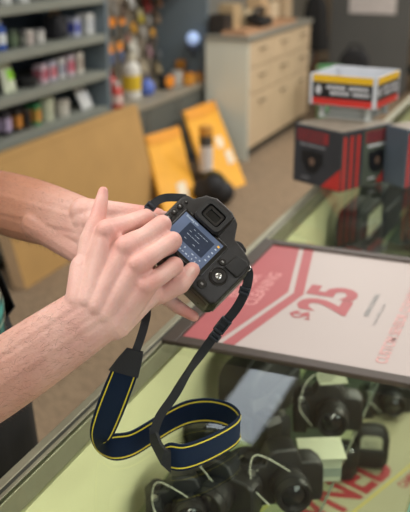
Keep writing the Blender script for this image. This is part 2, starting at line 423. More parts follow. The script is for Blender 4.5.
# buttons
def button(x, y, r, name='button', h=2.2, m=None, mark=True):
    bm = NB(); lathe(bm, [(r * 1.0, -.5), (r * 1.0, h * .7), (r * .86, h), (0, h * 1.05)], Matrix.Translation((x, y, 0)), 20)
    o = obj(name, bm, m or M_btn, DK, True)
    if mark:
        bm = NB(); boxz(bm, x - r * .32, x + r * .32, y - r * .2, y + r * .2, h * 1.0, h * 1.08 + .05); obj('button_mark', bm, M_white, o)
    return o
for y in (22, 12, 2, -8, -18): button(-43, y, 3.9, h=2.6)
button(-41.5, 31.5, 2.2, h=1.6)
button(41.5, 7, 4.4, h=2.6); button(42, -30, 5.6, h=2.4)
bm = NB(); Mx = Matrix.Translation((50, -9.5, 0))
lathe(bm, [(11.3, -.4), (11.3, 1.4), (10.4, 2.2), (9.6, 1.3), (8.6, 1.2), (8.2, 2.5), (5.2, 2.9), (4.8, 1.8), (0, 1.8)], Mx, 32); dp = obj('multi_selector', bm, M_btn, DK, True)
bm = NB(); lathe(bm, [(4, 1.5), (4, 3.0), (3.3, 3.6), (0, 3.8)], Mx, 20); boxz(bm, 48.6, 51.4, -10.3, -8.7, 3.7, 4.0); obj('ok_button', bm, M_chr, dp, True)
bm = NB(); prism(bm, [(47, 4), (66, 4), (68, 8), (68, 24), (62, 28), (49, 25)], -.5, 3.6, None, 2); obj('thumb_rest', bm, M_rub, DK, True)
bm = NB(); lathe(bm, [(9, -5), (10, -4), (10, 4), (9, 5)], Matrix.Translation((42, 33, -9)) , 28); obj('command_dial', bm, M_rub, DK, True)
bm = NB(); lathe(bm, [(10, 0), (10, 8), (9, 9.5), (0, 9.5)], Matrix.Translation((42, 36, -24)) @ Matrix.Rotation(-PI / 2, 4, 'X'), 28); obj('mode_dial', bm, M_btn, DK, True)
bm = NB(); lathe(bm, [(6, 0), (6, 5), (5, 6), (0, 6)], Matrix.Translation((56, 31, -54)) @ Matrix.Rotation(-PI / 2, 4, 'X'), 20); obj('shutter_button', bm, M_chr, DK, True)
# lens, looking away and down
bm = NB(); lathe(bm, [(33, -41), (33, -48), (34.5, -52), (35, -76), (33, -78), (34.5, -80), (34.5, -100), (33, -104), (36, -106), (36, -112), (31, -112), (28, -106), (0, -104)], Matrix.Translation((0, 0, 0)), 36); lens = obj('lens', bm, M_blk, DK, True)
bm = NB(); lathe(bm, [(35.6, -54), (35.6, -74)], Matrix(), 36); obj('zoom_ring', bm, M_rub, lens, True)
bm = NB(); lathe(bm, [(29, -109.5), (15, -111), (0, -111.5)], Matrix(), 32); obj('front_element', bm, M_vf, lens, True)
for x, y in ((-46, 35), (66, 25)):
    bm = NB(); tube(bm, [(x + math.cos(a) * 4.5, y + 2 + math.sin(a) * 4.5, -14) for a in [2 * PI * k / 14 for k in range(14)]], .9, 8, closed=True); obj('strap_lug', bm, M_chr, DK, True)

# neck strap (parts of the camera: it moves with it).  World-space points brought into the camera's frame
INV = MMS.inverted()
def loc(bm):
    for v in bm.verts: v.co = INV @ v.co
    return bm
M_navy = mat('navy woven strap pad', '132642', .8, var=.25, scale=2, bump=.3, bscale=3, col2='0b1728', spec=.2)
M_yel = mat('yellow strap stitching', 'dccb3a', .6, var=.08)
M_web = mat('black nylon webbing', '161a20', .6, var=.3, scale=1.2, bump=.5, bscale=1.5)
M_tab = mat('dark leatherette strap tab', '1a1c22', .6, var=.2, scale=1, bump=.4, bscale=2)
zc = CT + .0045
def flr(x, y, dz=0): return onz(x, y, zc + dz)
up33 = V((0, 0, .039))
A = [at(113, 365, 1.005), at(102, 391, 1.022), at(94, 413, 1.045), at(90, 433, 1.075)]
B = [at(139, 372, 1.005), at(130, 396, 1.028), at(121, 419, 1.052), at(112, 437, 1.078)]
F = [(97, 450, .002), (113, 460, 0), (131, 457, 0), (150, 446, 0), (170, 433, 0), (189, 424.5, 0), (209, 422.5, 0), (228, 427, 0), (238.5, 436, 0), (237, 443.5, 0), (226, 452, 0), (204, 463.5, 0), (184, 470, 0), (170, 469, .002)]
for i, (x, y, dz) in enumerate(F):
    p = flr(x, y, dz); A.append(p)
    B.append(p + up33 if i else at(105, 441, 1.083))
A.append(at(160.5, 463, 1.105)); B.append(at(159.5, 449, 1.095))
A = smooth_path(A, 7); B = smooth_path(B, 7)
bm = NB(); ribbon(bm, A, B, .0026); pad = obj('strap_pad', loc(bm), M_navy, DK, True)
def edge_line(f0, f1):
    bm = NB(); n = len(A)
    for side in (1, -1):
        P = []; Q = []
        for i in range(n):
            t = (A[min(i + 1, n - 1)] - A[max(i - 1, 0)]).normalized(); wv = B[i] - A[i]
            nn = t.cross(wv.normalized()).normalized() * (.0017 * side)
            P.append(A[i] + wv * f0 + nn); Q.append(A[i] + wv * f1 + nn)
        ribbon(bm, P, Q, .0006)
    return obj('yellow_stripe', loc(bm), M_yel, pad)
edge_line(.085, .128); edge_line(.872, .915)
# tabs
def tab(pts, w0, w1):
    bm = NB(); n = len(pts); a = []; b = []
    for i, (p, d) in enumerate(pts):
        h = d.normalized() * ((w0 + (w1 - w0) * i / (n - 1)) / 2); a.append(p - h); b.append(p + h)
    ribbon(bm, a, b, .0042); return obj('end_tab', loc(bm), M_tab, pad)
wl = (B[0] - A[0])
tl0 = (A[0] + B[0]) / 2; tl1 = at(136, 348, .997)
tab([(tl0 + (tl0 - tl1) * .25, wl), (tl0 * .6 + tl1 * .4, wl), (tl1 * .9 + tl0 * .1, wl * .8 + RGT * .003)], .036, .020)
tr0 = at(165, 456, 1.10); tr1 = at(153, 430, 1.085)
wr = at(160.5, 455, 1.09) - at(151, 448, 1.1)
tab([(at(171, 462, 1.098), V(up33)), (at(163, 456, 1.094), V(up33) + wr * .6), (at(156, 443, 1.09), V(up33) * .3 + wr), (at(153.5, 430, 1.085), wr)], .033, .012)
# webbing runs
def webbing(cpts, wd, width):
    P = smooth_path([c for c in cpts], 6); W = smooth_path([d for d in wd], 6)
    bm = NB(); ribbon(bm, [p - w_.normalized() * width / 2 for p, w_ in zip(P, W)], [p + w_.normalized() * width / 2 for p, w_ in zip(P, W)], .0022)
    return obj('webbing', loc(bm), M_web, DK, True)
S = lambda x, y: RGT * x - UPV * y
lugR = cp(66, 31, -14)
webbing([at(153.5, 434, 1.084), at(160, 416, 1.08), at(174, 396, 1.075), at(189, 371, 1.068), at(207, 346, 1.06), at(222, 326, 1.052), at(236, 309, 1.047), at(245, 292, 1.043), at(248.5, 277, 1.04), lugR],
        [S(1, .15) , S(1, .3), S(.9, .5), S(.55, .45) + FWD * .7, S(.8, .6), S(.8, .6), S(.8, .6), S(.9, .3), S(1, .1) + FWD * .3, ca], .0115)
lugL = cp(-46, 41, -14)
webbing([lugL, at(168, 197.5, 1.035), at(158, 200.5, 1.032), at(150, 207.5, 1.03), at(144.5, 216, 1.034), at(141, 232, 1.05), at(141, 262, 1.058), at(145, 290, 1.035), at(147, 310, 1.02), at(144.5, 325, 1.008), at(140, 340, 1.0), at(135.5, 352, .998)],
        [S(.5, 1), S(.15, 1), S(.5, 1), S(.8, .8), S(1, .4), S(1, 0), S(1, 0), S(1, .1), S(1, .1), S(1, .15), S(1, .3), S(1, .3)], .0098)
# slider buckles
def buckle(p, along, across, L, Wd):
    along = along.normalized(); across = (across - along * across.dot(along)).normalized(); nn = along.cross(across)
    M = Matrix((across, along, nn)).transposed().to_4x4(); M.translation = p
    bm = NB()
    for (c, s) in (((0, L / 2, .0006), (Wd, .0035, .006)), ((0, -L / 2, .0006), (Wd, .0035, .006)), ((-Wd / 2 + .001, 0, .0006), (.002, L, .006)), ((Wd / 2 - .001, 0, .0006), (.002, L, .006)), ((0, 0, .002), (Wd, .003, .003))):
        t = NB(); box(t, c, s, .0008); merge(bm, t, M)
    return obj('buckle', loc(bm), mat('black buckle plastic', '2a3038', .3), DK, True)
buckle(at(222.5, 325.5, 1.050), at(236, 309, 1.047) - at(207, 346, 1.06), S(.8, .6), .017, .0145)
buckle(at(215, 336.5, 1.054), at(236, 309, 1.047) - at(207, 346, 1.06), S(.8, .6), .006, .014)
buckle(at(244.5, 291, 1.041), at(248, 280, 1.04) - at(240, 303, 1.045), S(.9, .3), .006, .0135)
buckle(at(150.5, 207, 1.029), at(158, 200.5, 1.032) - at(144.5, 216, 1.034), S(.8, .8), .006, .0125)
# ------------------------------------------------------------------ the man behind the counter
def bp(x, y, d):
    """point on the sight line through (x,y), d metres in front of the camera's back"""
    r = ray(x, y); t = (CC - EYE).dot(cn) / r.dot(cn)
    return EYE + r * (t - d)
def skin_mat():
    m = bpy.data.materials.new('skin'); m.use_nodes = True
    nt = m.node_tree; b = nt.nodes['Principled BSDF']
    tc = nt.nodes.new('ShaderNodeTexCoord')
    n = nt.nodes.new('ShaderNodeTexNoise'); n.inputs['Scale'].default_value = 34; n.inputs['Detail'].default_value = 5
    n3 = nt.nodes.new('ShaderNodeTexNoise'); n3.inputs['Scale'].default_value = 420; n3.inputs['Detail'].default_value = 3
    at_ = nt.nodes.new('ShaderNodeAttribute'); at_.attribute_name = 'flush'
    nt.links.new(tc.outputs['Object'], n.inputs['Vector']); nt.links.new(tc.outputs['Object'], n3.inputs['Vector'])
    r = nt.nodes.new('ShaderNodeValToRGB'); r.color_ramp.elements[0].position = .3; r.color_ramp.elements[1].position = .72
    r.color_ramp.elements[0].color = lin('dcaba0'); r.color_ramp.elements[1].color = lin('eac0b4')
    nt.links.new(n.outputs['Fac'], r.inputs['Fac'])
    mx = nt.nodes.new('ShaderNodeMix'); mx.data_type = 'RGBA'; mx.inputs[7].default_value = lin('d88a80')
    nt.links.new(at_.outputs['Fac'], mx.inputs[0]); nt.links.new(r.outputs['Color'], mx.inputs[6])
    a3 = nt.nodes.new('ShaderNodeAttribute'); a3.attribute_name = 'tan'  # skin tan together with shade painted on the left forearm
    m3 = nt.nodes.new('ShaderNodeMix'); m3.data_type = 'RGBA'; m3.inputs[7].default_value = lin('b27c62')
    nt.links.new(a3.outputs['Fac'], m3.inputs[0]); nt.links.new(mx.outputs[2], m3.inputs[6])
    nt.links.new(m3.outputs[2], b.inputs['Base Color'])
    b.inputs['Roughness'].default_value = .48; b.inputs['Specular IOR Level'].default_value = .4
    b.inputs['Subsurface Weight'].default_value = .15; b.inputs['Subsurface Radius'].default_value = (.010, .004, .002); b.inputs['Subsurface Scale'].default_value = .5
    a2 = nt.nodes.new('ShaderNodeMath'); a2.operation = 'ADD'
    bpn = nt.nodes.new('ShaderNodeBump'); bpn.inputs['Strength'].default_value = .28; bpn.inputs['Distance'].default_value = .0022
    n4 = nt.nodes.new('ShaderNodeTexNoise'); n4.inputs['Scale'].default_value = 95; n4.inputs['Detail'].default_value = 4; n4.inputs['Distortion'].default_value = 1
    nt.links.new(tc.outputs['Object'], n4.inputs['Vector'])
    nt.links.new(n3.outputs['Fac'], a2.inputs[0]); nt.links.new(n4.outputs['Fac'], a2.inputs[1])
    nt.links.new(a2.outputs[0], bpn.inputs['Height']); nt.links.new(bpn.outputs['Normal'], b.inputs['Normal'])
    return m
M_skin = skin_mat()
bm = NB()
# ---- right hand (nearer): curled fingers pressing on the screen, thumb up
wr_ = at(91, 318, .965)
rMCP = [bp(107, 231, .050), bp(126, 247, .056), bp(138, 264, .058), bp(145, 285, .050)]
rF = [
 [(rMCP[0], .0132), (bp(126, 224, .030), .0104), (bp(146, 217, .004), .0104), (bp(150, 219, -.018), .0092), (bp(158, 222, -.034), .0080)],   # index, round the end of the camera
 [(rMCP[1], .0136), (bp(145, 236, .043), .0107), (bp(162, 224.5, .026), .0117), (bp(161, 229, .012), .0102), (bp(151, 236, .009), .0094)],
 [(rMCP[2], .0132), (bp(156, 252, .047), 0.0109), (bp(172.5, 241, .030), 0.0116), (bp(170, 246, .014), 0.0102), (bp(158, 252, .0095), 0.0095)],
 [(rMCP[3], .0124), (bp(161, 276, .040), 0.0102), (bp(174.5, 265.5, .027), 0.0108), (bp(172, 269, .013), 0.0097), (bp(160, 273, .0095), 0.0091)],
]
for f in rF: chain(bm, f)
cmc = [at(89, 300, .952), at(97, 306, .949), at(106, 314, .950), at(113, 325, .957)]
for c, mcp, r in zip(cmc, rMCP, (.0165, .0165, .0165, .0165)):
    capsule(bm, c + FWD * .010, mcp + FWD * .006, .0185, r - .002)
    capsule(bm, c, mcp, .0120, .0112)
for f, k in zip(rF, (1.0, 1.0, 1.0, .94)):          # knuckles
    bmesh.ops.create_uvsphere(bm, u_segments=14, v_segments=10, radius=f[0][1] * .92, matrix=Matrix.Translation(f[0][0] - FWD * .0022))
    bmesh.ops.create_uvsphere(bm, u_segments=14, v_segments=10, radius=(f[2][1] if f is not rF[0] else f[1][1]) * .93 * k, matrix=Matrix.Translation((f[2][0] - FWD * .0025) if f is not rF[0] else f[1][0]))
# palm body and heel
capsule(bm, at(98, 300, .972), at(128, 258, .985), .021, .017); capsule(bm, at(114, 320, .970), at(147, 292, .985), .023, .0175)
capsule(bm, at(90, 290, .972), at(108, 250, .985), .018, .015)
# thumb
tCMC, tMCP, tIP, tTIP = at(88, 284, .974), at(91.5, 241, .984), at(99, 213, .992), at(103.2, 191.5, 1.0)
chain(bm, [(tCMC, .0185), (tMCP, .0142), (at(96, 225, .988), .0118), (tIP, .0093), (at(101.5, 201, .996), .0080), (tTIP, .0062)])
capsule(bm, tMCP + FWD * .004, rMCP[0] * .65 + cmc[0] * .35 + FWD * .012, .0105, .0125)
# forearm, right
rEL = at(-86, 437, 1.045)
ax = (rEL - at(100, 312, .963)).normalized()
side = ax.cross(FWD).normalized()
fa0, fa1 = at(104, 308, .962), rEL
def forearm(p, q, sd, w0, w1, t0, t1, n=7):
    for s in (-1, -.33, .33, 1):
        pr = None
        for k in range(n + 1):
            u = k / n; c = p.lerp(q, u)
            bulge = math.sin(min(1, u * 1.25) * PI * .62)
            hw = w0 + (w1 - w0) * bulge; ht = t0 + (t1 - t0) * bulge
            r = ht * (1 - .12 * abs(s)); off = (hw - r) * s
            cur = (c + sd * off, r)
            if pr: capsule(bm, pr[0], cur[0], pr[1], cur[1])
            pr = cur
forearm(fa0, fa1, side, .0350, .0445, .0235, .037)
capsule(bm, at(80, 300, .962), at(84, 268, .975), .017, .0165)      # base of the thumb into the wrist
# ---- left hand (behind the camera): palm to the viewer, fingers round the lens
def lp(x, y, z): return cp(x, y, z)
lW = at(90, 226, 1.085)
lM = [lp(-62, 6, -56), lp(-66, -10, -52), lp(-64, -27, -47), lp(-60, -40, -40)]
lF = [
 [(lM[0], .0125), (lp(-52, 20, -70), .0105), (lp(-36, 30, -84), .0095), (lp(-20, 40, -86), .0080)],
 [(lM[1], .0125), (lp(-48, -2, -74), .0108), (lp(-44, -2, -96), .0098), (lp(-36, 24, -98), .0082)],
 [(lM[2], .0120), (lp(-46, -38, -66), .0105), (lp(-28, -42, -80), .0095), (lp(-8, -44, -82), .0080)],
 [(lM[3], .0115), (at(161, 294, 1.056), .0096), (at(178, 307, 1.056), .0086), (at(194, 316.5, 1.048), .0066)],
]
for f in lF: chain(bm, f)
for k, mcp in enumerate(lM):
    c = [at(84, 212, 1.09), at(86, 221, 1.088), at(88, 232, 1.088), at(90, 242, 1.088)][k]
    capsule(bm, c, mcp, .0185, .0145)
capsule(bm, at(40, 224, 1.15), at(84, 250, 1.098), .024, .022); capsule(bm, at(84, 250, 1.098), at(110, 268, 1.08), .022, .018); capsule(bm, at(96, 212, 1.082), at(150, 216, 1.085), .017, .0125); capsule(bm, at(92, 246, 1.08), at(140, 282, 1.06), .018, .015)
capsule(bm, at(95, 222, 1.075), at(138, 250, 1.072), .017, .015)
# left thumb on the camera's back at its lower corner, nail up
lTH = [(at(118, 280, 1.045), .0185), (bp(143, 299, -.014), .0150), (bp(161, 293.5, .0085), .0124), (bp(180, 284, .0135), .0120), (bp(192, 270, .0115), .0096)]
chain(bm, lTH)
lEL = V((-.80, 1.03, 1.235))
lax = (lEL - lW).normalized(); lside = lax.cross(FWD).normalized()
forearm(at(92, 227, 1.088), lEL, lside, .0325, .046, .022, .039)
# ---- upper arms, trunk, neck and head (outside the picture on the left)
rSH, lSH = V((-.885, .80, 1.37)), V((-.965, 1.15, 1.385))
for e, s in ((rEL, rSH), (lEL, lSH)):
    capsule(bm, e, s, .043, .056)
FD = V((.97, .24, 0)).normalized(); SD = V((-.24, .97, 0)).normalized()
TC = V((-.955, .99, 0))
def loft(bm, secs, seg=36, cap=True):
    rings = []
    for (z, fw, sd_, fx) in secs:
        c = TC + FD * fx + V((0, 0, z))
        rings.append([bm.verts.new(c + FD * fw * math.copysign(abs(math.cos(a)) ** .85, math.cos(a)) + SD * sd_ * math.copysign(abs(math.sin(a)) ** .85, math.sin(a))) for a in [2 * PI * k / seg for k in range(seg)]])
    for a, b in zip(rings, rings[1:]):
        for k in range(seg): bm.faces.new((a[k], a[(k + 1) % seg], b[(k + 1) % seg], b[k]))
    if cap: bm.faces.new(list(reversed(rings[0]))); bm.faces.new(rings[-1])
trunk = [(.80, .125, .165, .02), (.92, .135, .165, .02), (1.02, .135, .160, .02), (1.15, .115, .160, .005), (1.28, .11, .170, -.01), (1.37, .085, .150, -.02), (1.42, .055, .08, -.02)]
loft(bm, trunk)
HC = (rSH + lSH) / 2 + V((.05, 0, 0))
neck = HC + V((-.02, 0, .03)); hd = HC + FD * .03 + V((0, 0, .185))
capsule(bm, neck, hd - V((0, 0, .05)), .058, .054)
# head tipped down to the camera: skull, jaw, nose, brow, lips, ears
look = (CC - hd).normalized(); lk = (FD * .8 + look * .6).normalized()
hs = lk.cross(V((0, 0, 1))).normalized(); hu = hs.cross(lk)
H = lambda f, s, u: hd + lk * f + hs * s + hu * u
capsule(bm, H(-.025, 0, .025), H(.016, 0, .028), .080, .074); capsule(bm, H(.02, 0, -.015), H(.052, 0, -.072), .062, .032)
for s in (-1, 1):
    capsule(bm, H(.03, s * .035, -.05), H(.0, s * .052, -.035), .030, .026)
    capsule(bm, H(-.01, s * .078, -.02), H(-.02, s * .084, .025), .011, .014)
    capsule(bm, H(.080, s * .016, .024), H(.068, s * .042, .022), .008, .007)
    capsule(bm, H(.086, s * .002, -.058), H(.078, s * .022, -.058), .008, .005)
capsule(bm, H(.092, 0, .02), H(.108, 0, -.018), .009, .014)
body_me = remesh('person', bm, .0018, 4, .5)
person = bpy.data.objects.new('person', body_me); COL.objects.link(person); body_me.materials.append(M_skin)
tag(person, 'person in plaid shirt and black apron at the left, holding a camera in both hands', 'person')
# flush over knuckles and finger ends, kept as a mesh attribute
fl = body_me.attributes.new('flush', 'FLOAT', 'POINT')
hot = [(p, .016, .65) for p in rMCP] + [(f[2][0], .015, .45) for f in rF] + [(lTH[-1][0], .015, .5), (lTH[2][0], .015, .3)] + [(tIP, .016, .55), (tTIP, .013, .5), (at(190, 315, 1.05), .02, .7), (at(150, 206, 1.08), .03, .6)]
vals = []
for v in body_me.vertices:
    s = 0
    if v.co.x > -.62:
        for p, r, k in hot:
            d2 = (v.co - p).length_squared
            if d2 < 4 * r * r: s = max(s, k * math.exp(-d2 / (r * r)))
    vals.append(s)
fl.data.foreach_set('value', vals)
tn = body_me.attributes.new('tan', 'FLOAT', 'POINT')            # forearms browner than the hands: tan plus painted shade, strongest on the left
def tan_shade_at(c):
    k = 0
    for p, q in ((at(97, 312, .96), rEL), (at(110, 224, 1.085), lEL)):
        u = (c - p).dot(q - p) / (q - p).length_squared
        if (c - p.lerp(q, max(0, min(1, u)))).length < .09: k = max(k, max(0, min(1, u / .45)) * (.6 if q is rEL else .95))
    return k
tn.data.foreach_set('value', [tan_shade_at(v.co) for v in body_me.vertices])
# nail of the little finger and of the thumb
M_nail = mat('fingernail', 'e8c0b4', .2, coat=.4, var=.04, scale=60)
def nail(c, along, out, L, Wd):
    along = along.normalized(); out = (out - along * out.dot(along)).normalized(); sd_ = along.cross(out)
    bm = NB(); rows = []
    for i in range(7):
        u = -1 + 2 * i / 6; wv = Wd / 2 * (1 - .35 * max(0, u) ** 3 - .2 * max(0, -u) ** 2)
        rows.append([bm.verts.new(c + along * u * L / 2 + sd_ * wv * s - out * (abs(s) ** 2 * Wd * .22 + .0012 * max(0, u) ** 2)) for s in (-1, -.6, -.2, .2, .6, 1)])
    for a, b in zip(rows, rows[1:]):
        for k in range(5): bm.faces.new((a[k], a[k + 1], b[k + 1], b[k]))
    return obj('fingernail', bm, M_nail, person, True)
from mathutils.bvhtree import BVHTree
bvh = BVHTree.FromPolygons([v.co for v in body_me.vertices], [tuple(p.vertices) for p in body_me.polygons])
for (x, y), dv, L_n, W_n in (((191.5, 272.5), lTH[-1][0] - lTH[-2][0], .0140, .0105), ((102.5, 189.5), tTIP - tIP, .0110, .0070)):
    h_ = bvh.ray_cast(EYE, ray(x, y).normalized())
    if h_[0] is not None:
        out_ = (h_[1] * .8 + RGT * .25 - FWD * .1).normalized()
        if W_n > .009: nail(h_[0] + out_ * .0009, dv, out_, L_n, W_n)
# eyes and hair
M_eye = mat('eye white', 'e8e4de', .2); M_hair = mat('short brown hair', '4a3526', .7, var=.3, scale=80)
for s in (-1, 1):
    bm = NB(); bmesh.ops.create_uvsphere(bm, u_segments=16, v_segments=10, radius=.0115, matrix=Matrix.Translation(H(.066, s * .032, .008))); e_ = obj('eye', bm, M_eye, person, True)
    bm = NB(); bmesh.ops.create_uvsphere(bm, u_segments=12, v_segments=8, radius=.0055, matrix=Matrix.Translation(H(.0728, s * .032, .006))); obj('iris', bm, M_hair, e_, True)
bm = NB(); capsule(bm, H(-.032, 0, .034), H(.006, 0, .050), .0845, .074)
capsule(bm, H(-.052, 0, .0), H(-.048, 0, -.045), .064, .050)
hm = remesh('hair', bm, .006, 3); ho = bpy.data.objects.new('hair', hm); COL.objects.link(ho); ho.parent = person; hm.materials.append(M_hair)
# forearm hair
def hairs(n, test, L, seed):
    rnd = random.Random(seed); cand = [p for p in body_me.polygons if test(p.center)]
    bm = NB()
    for p in rnd.sample(cand, min(n, len(cand))):
        nrm = p.normal; d = ax if (p.center - rEL).length < (p.center - lEL).length else lax
        dn = (nrm * .42 - d * .9 + V((rnd.uniform(-.5, .5), rnd.uniform(-.5, .5), rnd.uniform(-.7, .2)))).normalized()
        l = L * rnd.uniform(.5, 1.2); sd_ = nrm.cross(dn).normalized() * .00009
        a = p.center - nrm * .0005; m_ = a + dn * l * .5; t_ = a + dn * l - nrm * l * .25
        v = [bm.verts.new(q) for q in (a - sd_, a + sd_, m_ + sd_, m_ - sd_, t_)]
        bm.faces.new(v[:4]); bm.faces.new((v[3], v[2], v[4]))
    o = obj('arm_hair', bm, mat('fine brown arm hair', '6e5040', .6), person); o['kind'] = 'stuff'; return o
def on_forearm(c):
    for p, q in ((fa0, rEL), (at(96, 227, 1.09), lEL)):
        u = (c - p).dot(q - p) / (q - p).length_squared
        if .10 < u < .8 and (c - p.lerp(q, u)).length < .055: return True
    return False
hairs(4200, on_forearm, .014, 5)
# ---- clothes: plaid shirt, black apron, trousers, shoes
def plaid():
    m = bpy.data.materials.new('teal black and cream plaid cotton'); m.use_nodes = True
    nt = m.node_tree; b = nt.nodes['Principled BSDF']; b.inputs['Roughness'].default_value = .85
    tc = nt.nodes.new('ShaderNodeTexCoord'); sp = nt.nodes.new('ShaderNodeSeparateXYZ'); nt.links.new(tc.outputs['Object'], sp.inputs[0])
    def bands(src, period, stops):
        mu = nt.nodes.new('ShaderNodeMath'); mu.operation = 'MULTIPLY'; mu.inputs[1].default_value = 1 / period; nt.links.new(src, mu.inputs[0])
        fr = nt.nodes.new('ShaderNodeMath'); fr.operation = 'FRACT'; nt.links.new(mu.outputs[0], fr.inputs[0])
        r = nt.nodes.new('ShaderNodeValToRGB'); r.color_ramp.interpolation = 'CONSTANT'
        e = r.color_ramp.elements; e[0].position = 0; e[0].color = lin(stops[0][1]); e[1].position = stops[1][0]; e[1].color = lin(stops[1][1])
        for p, c in stops[2:]:
            k = e.new(p); k.color = lin(c)
        nt.links.new(fr.outputs[0], r.inputs[0]); return r.outputs[0]
    ad = nt.nodes.new('ShaderNodeMath'); ad.operation = 'ADD'; nt.links.new(sp.outputs[0], ad.inputs[0]); nt.links.new(sp.outputs[1], ad.inputs[1])
    st = [(0, '1d1c1c'), (.28, 'd8cfae'), (.33, '2c2a28'), (.48, '4fa79c'), (.68, '2c2a28'), (.8, 'd8cfae'), (.84, '55493c')]
    h = bands(sp.outputs[2], .075, st); v = bands(ad.outputs[0], .075, st)
    mx = nt.nodes.new('ShaderNodeMix'); mx.data_type = 'RGBA'; mx.inputs[0].default_value = .45
    nt.links.new(h, mx.inputs[6]); nt.links.new(v, mx.inputs[7]); nt.links.new(mx.outputs[2], b.inputs['Base Color'])
    return m
M_plaid = plaid(); M_apron = mat('black apron cotton', '17171a', .8, var=.2, scale=30, bump=.3, bscale=50); M_trs = mat('dark grey trousers', '2b2b30', .85, var=.15, bump=.2)
bm = NB()
loft(bm, [(z, f + .014, s + .014, x) for z, f, s, x in trunk[:-1]] + [(1.425, .058, .075, -.02)])
for e, s in ((rEL, rSH), (lEL, lSH)): capsule(bm, e.lerp(s, .42), s, .060, .070)
sm = remesh('shirt', bm, .006, 3); so = bpy.data.objects.new('shirt', sm); COL.objects.link(so); so.parent = person; sm.materials.append(M_plaid)
# apron: a curved bib and skirt with thickness over the front
bm = NB(); ap = [(.58, .185, .20, .035), (.80, .175, .195, .03), (.92, .168, .19, .028), (1.0, .163, .185, .026), (1.08, .146, .180, .016), (1.18, .132, .178, .004), (1.28, .128, .187, -.008)]
span = [(-1.35, 1.35), (-1.35, 1.35), (-1.2, 1.35), (.60, 1.3), (.62, 1.2), (.40, 1.1), (.4, 1.0)]
rows_o, rows_i = [], []
for (z, fw, sd_, fx), (an0, an1) in zip(ap, span):
    c = TC + FD * fx + V((0, 0, z)); ro, ri = [], []
    for k in range(25):
        a = an0 + (an1 - an0) * k / 24
        d = FD * fw * abs(math.cos(a)) ** .85 * (1 if math.cos(a) > 0 else -1) + SD * sd_ * math.copysign(abs(math.sin(a)) ** .85, math.sin(a))
        fold = 1 + .018 * math.sin(a * 11) * (1 if z < 1 else .3)
        ro.append(bm.verts.new(c + d * fold)); ri.append(bm.verts.new(c + d * fold * .985))
    rows_o.append(ro); rows_i.append(ri)
for R_ in (rows_o, rows_i):
    for a, b in zip(R_, R_[1:]):
        for k in range(24): bm.faces.new((a[k], a[k + 1], b[k + 1], b[k]))
for a, b in ((rows_o[0], rows_i[0]), (rows_o[-1], rows_i[-1])):
    for k in range(24): bm.faces.new((a[k], a[k + 1], b[k + 1], b[k]))
for k in (0, 24):
    for i in range(len(ap) - 1): bm.faces.new((rows_o[i][k], rows_o[i + 1][k], rows_i[i + 1][k], rows_i[i][k]))
ao = obj('apron', bm, M_apron, person, True)
bm = NB()
for s in (-1, 1): tube(bm, smooth_path([TC + FD * .12 + SD * s * .095 + V((0, 0, 1.27)), HC + FD * .07 + SD * s * .08 + V((0, 0, .03)), HC - FD * .065 + SD * s * .04 + V((0, 0, .05))], 6), .008, 8)
obj('neck_strap', bm, M_apron, ao, True)
bm = NB()
loft(bm, [(.74, .14, .185, .02), (.90, .148, .182, .02)])
for s in (-1, 1):
    b0 = TC + SD * s * .095 + FD * .02
    chain(bm, [(b0 + V((0, 0, .80)), .095), (b0 + V((0, 0, .46)) + FD * .01, .072), (b0 + V((0, 0, .09)), .058)])
tm = remesh('trousers', bm, .009, 3); to = bpy.data.objects.new('trousers', tm); COL.objects.link(to); to.parent = person; tm.materials.append(M_trs)
for s in (-1, 1):
    b0 = TC + SD * s * .095 + FD * .05
    bm = NB(); capsule(bm, b0 - FD * .09 + V((0, 0, .042)), b0 + FD * .10 + V((0, 0, .036)), .042, .036); 
    for v in bm.verts: v.co.z = max(v.co.z, .0)
    obj('shoe', bm, M_blk2 if 'M_blk2' in globals() else mat('black shoe leather', '1c1a18', .4), person, True)
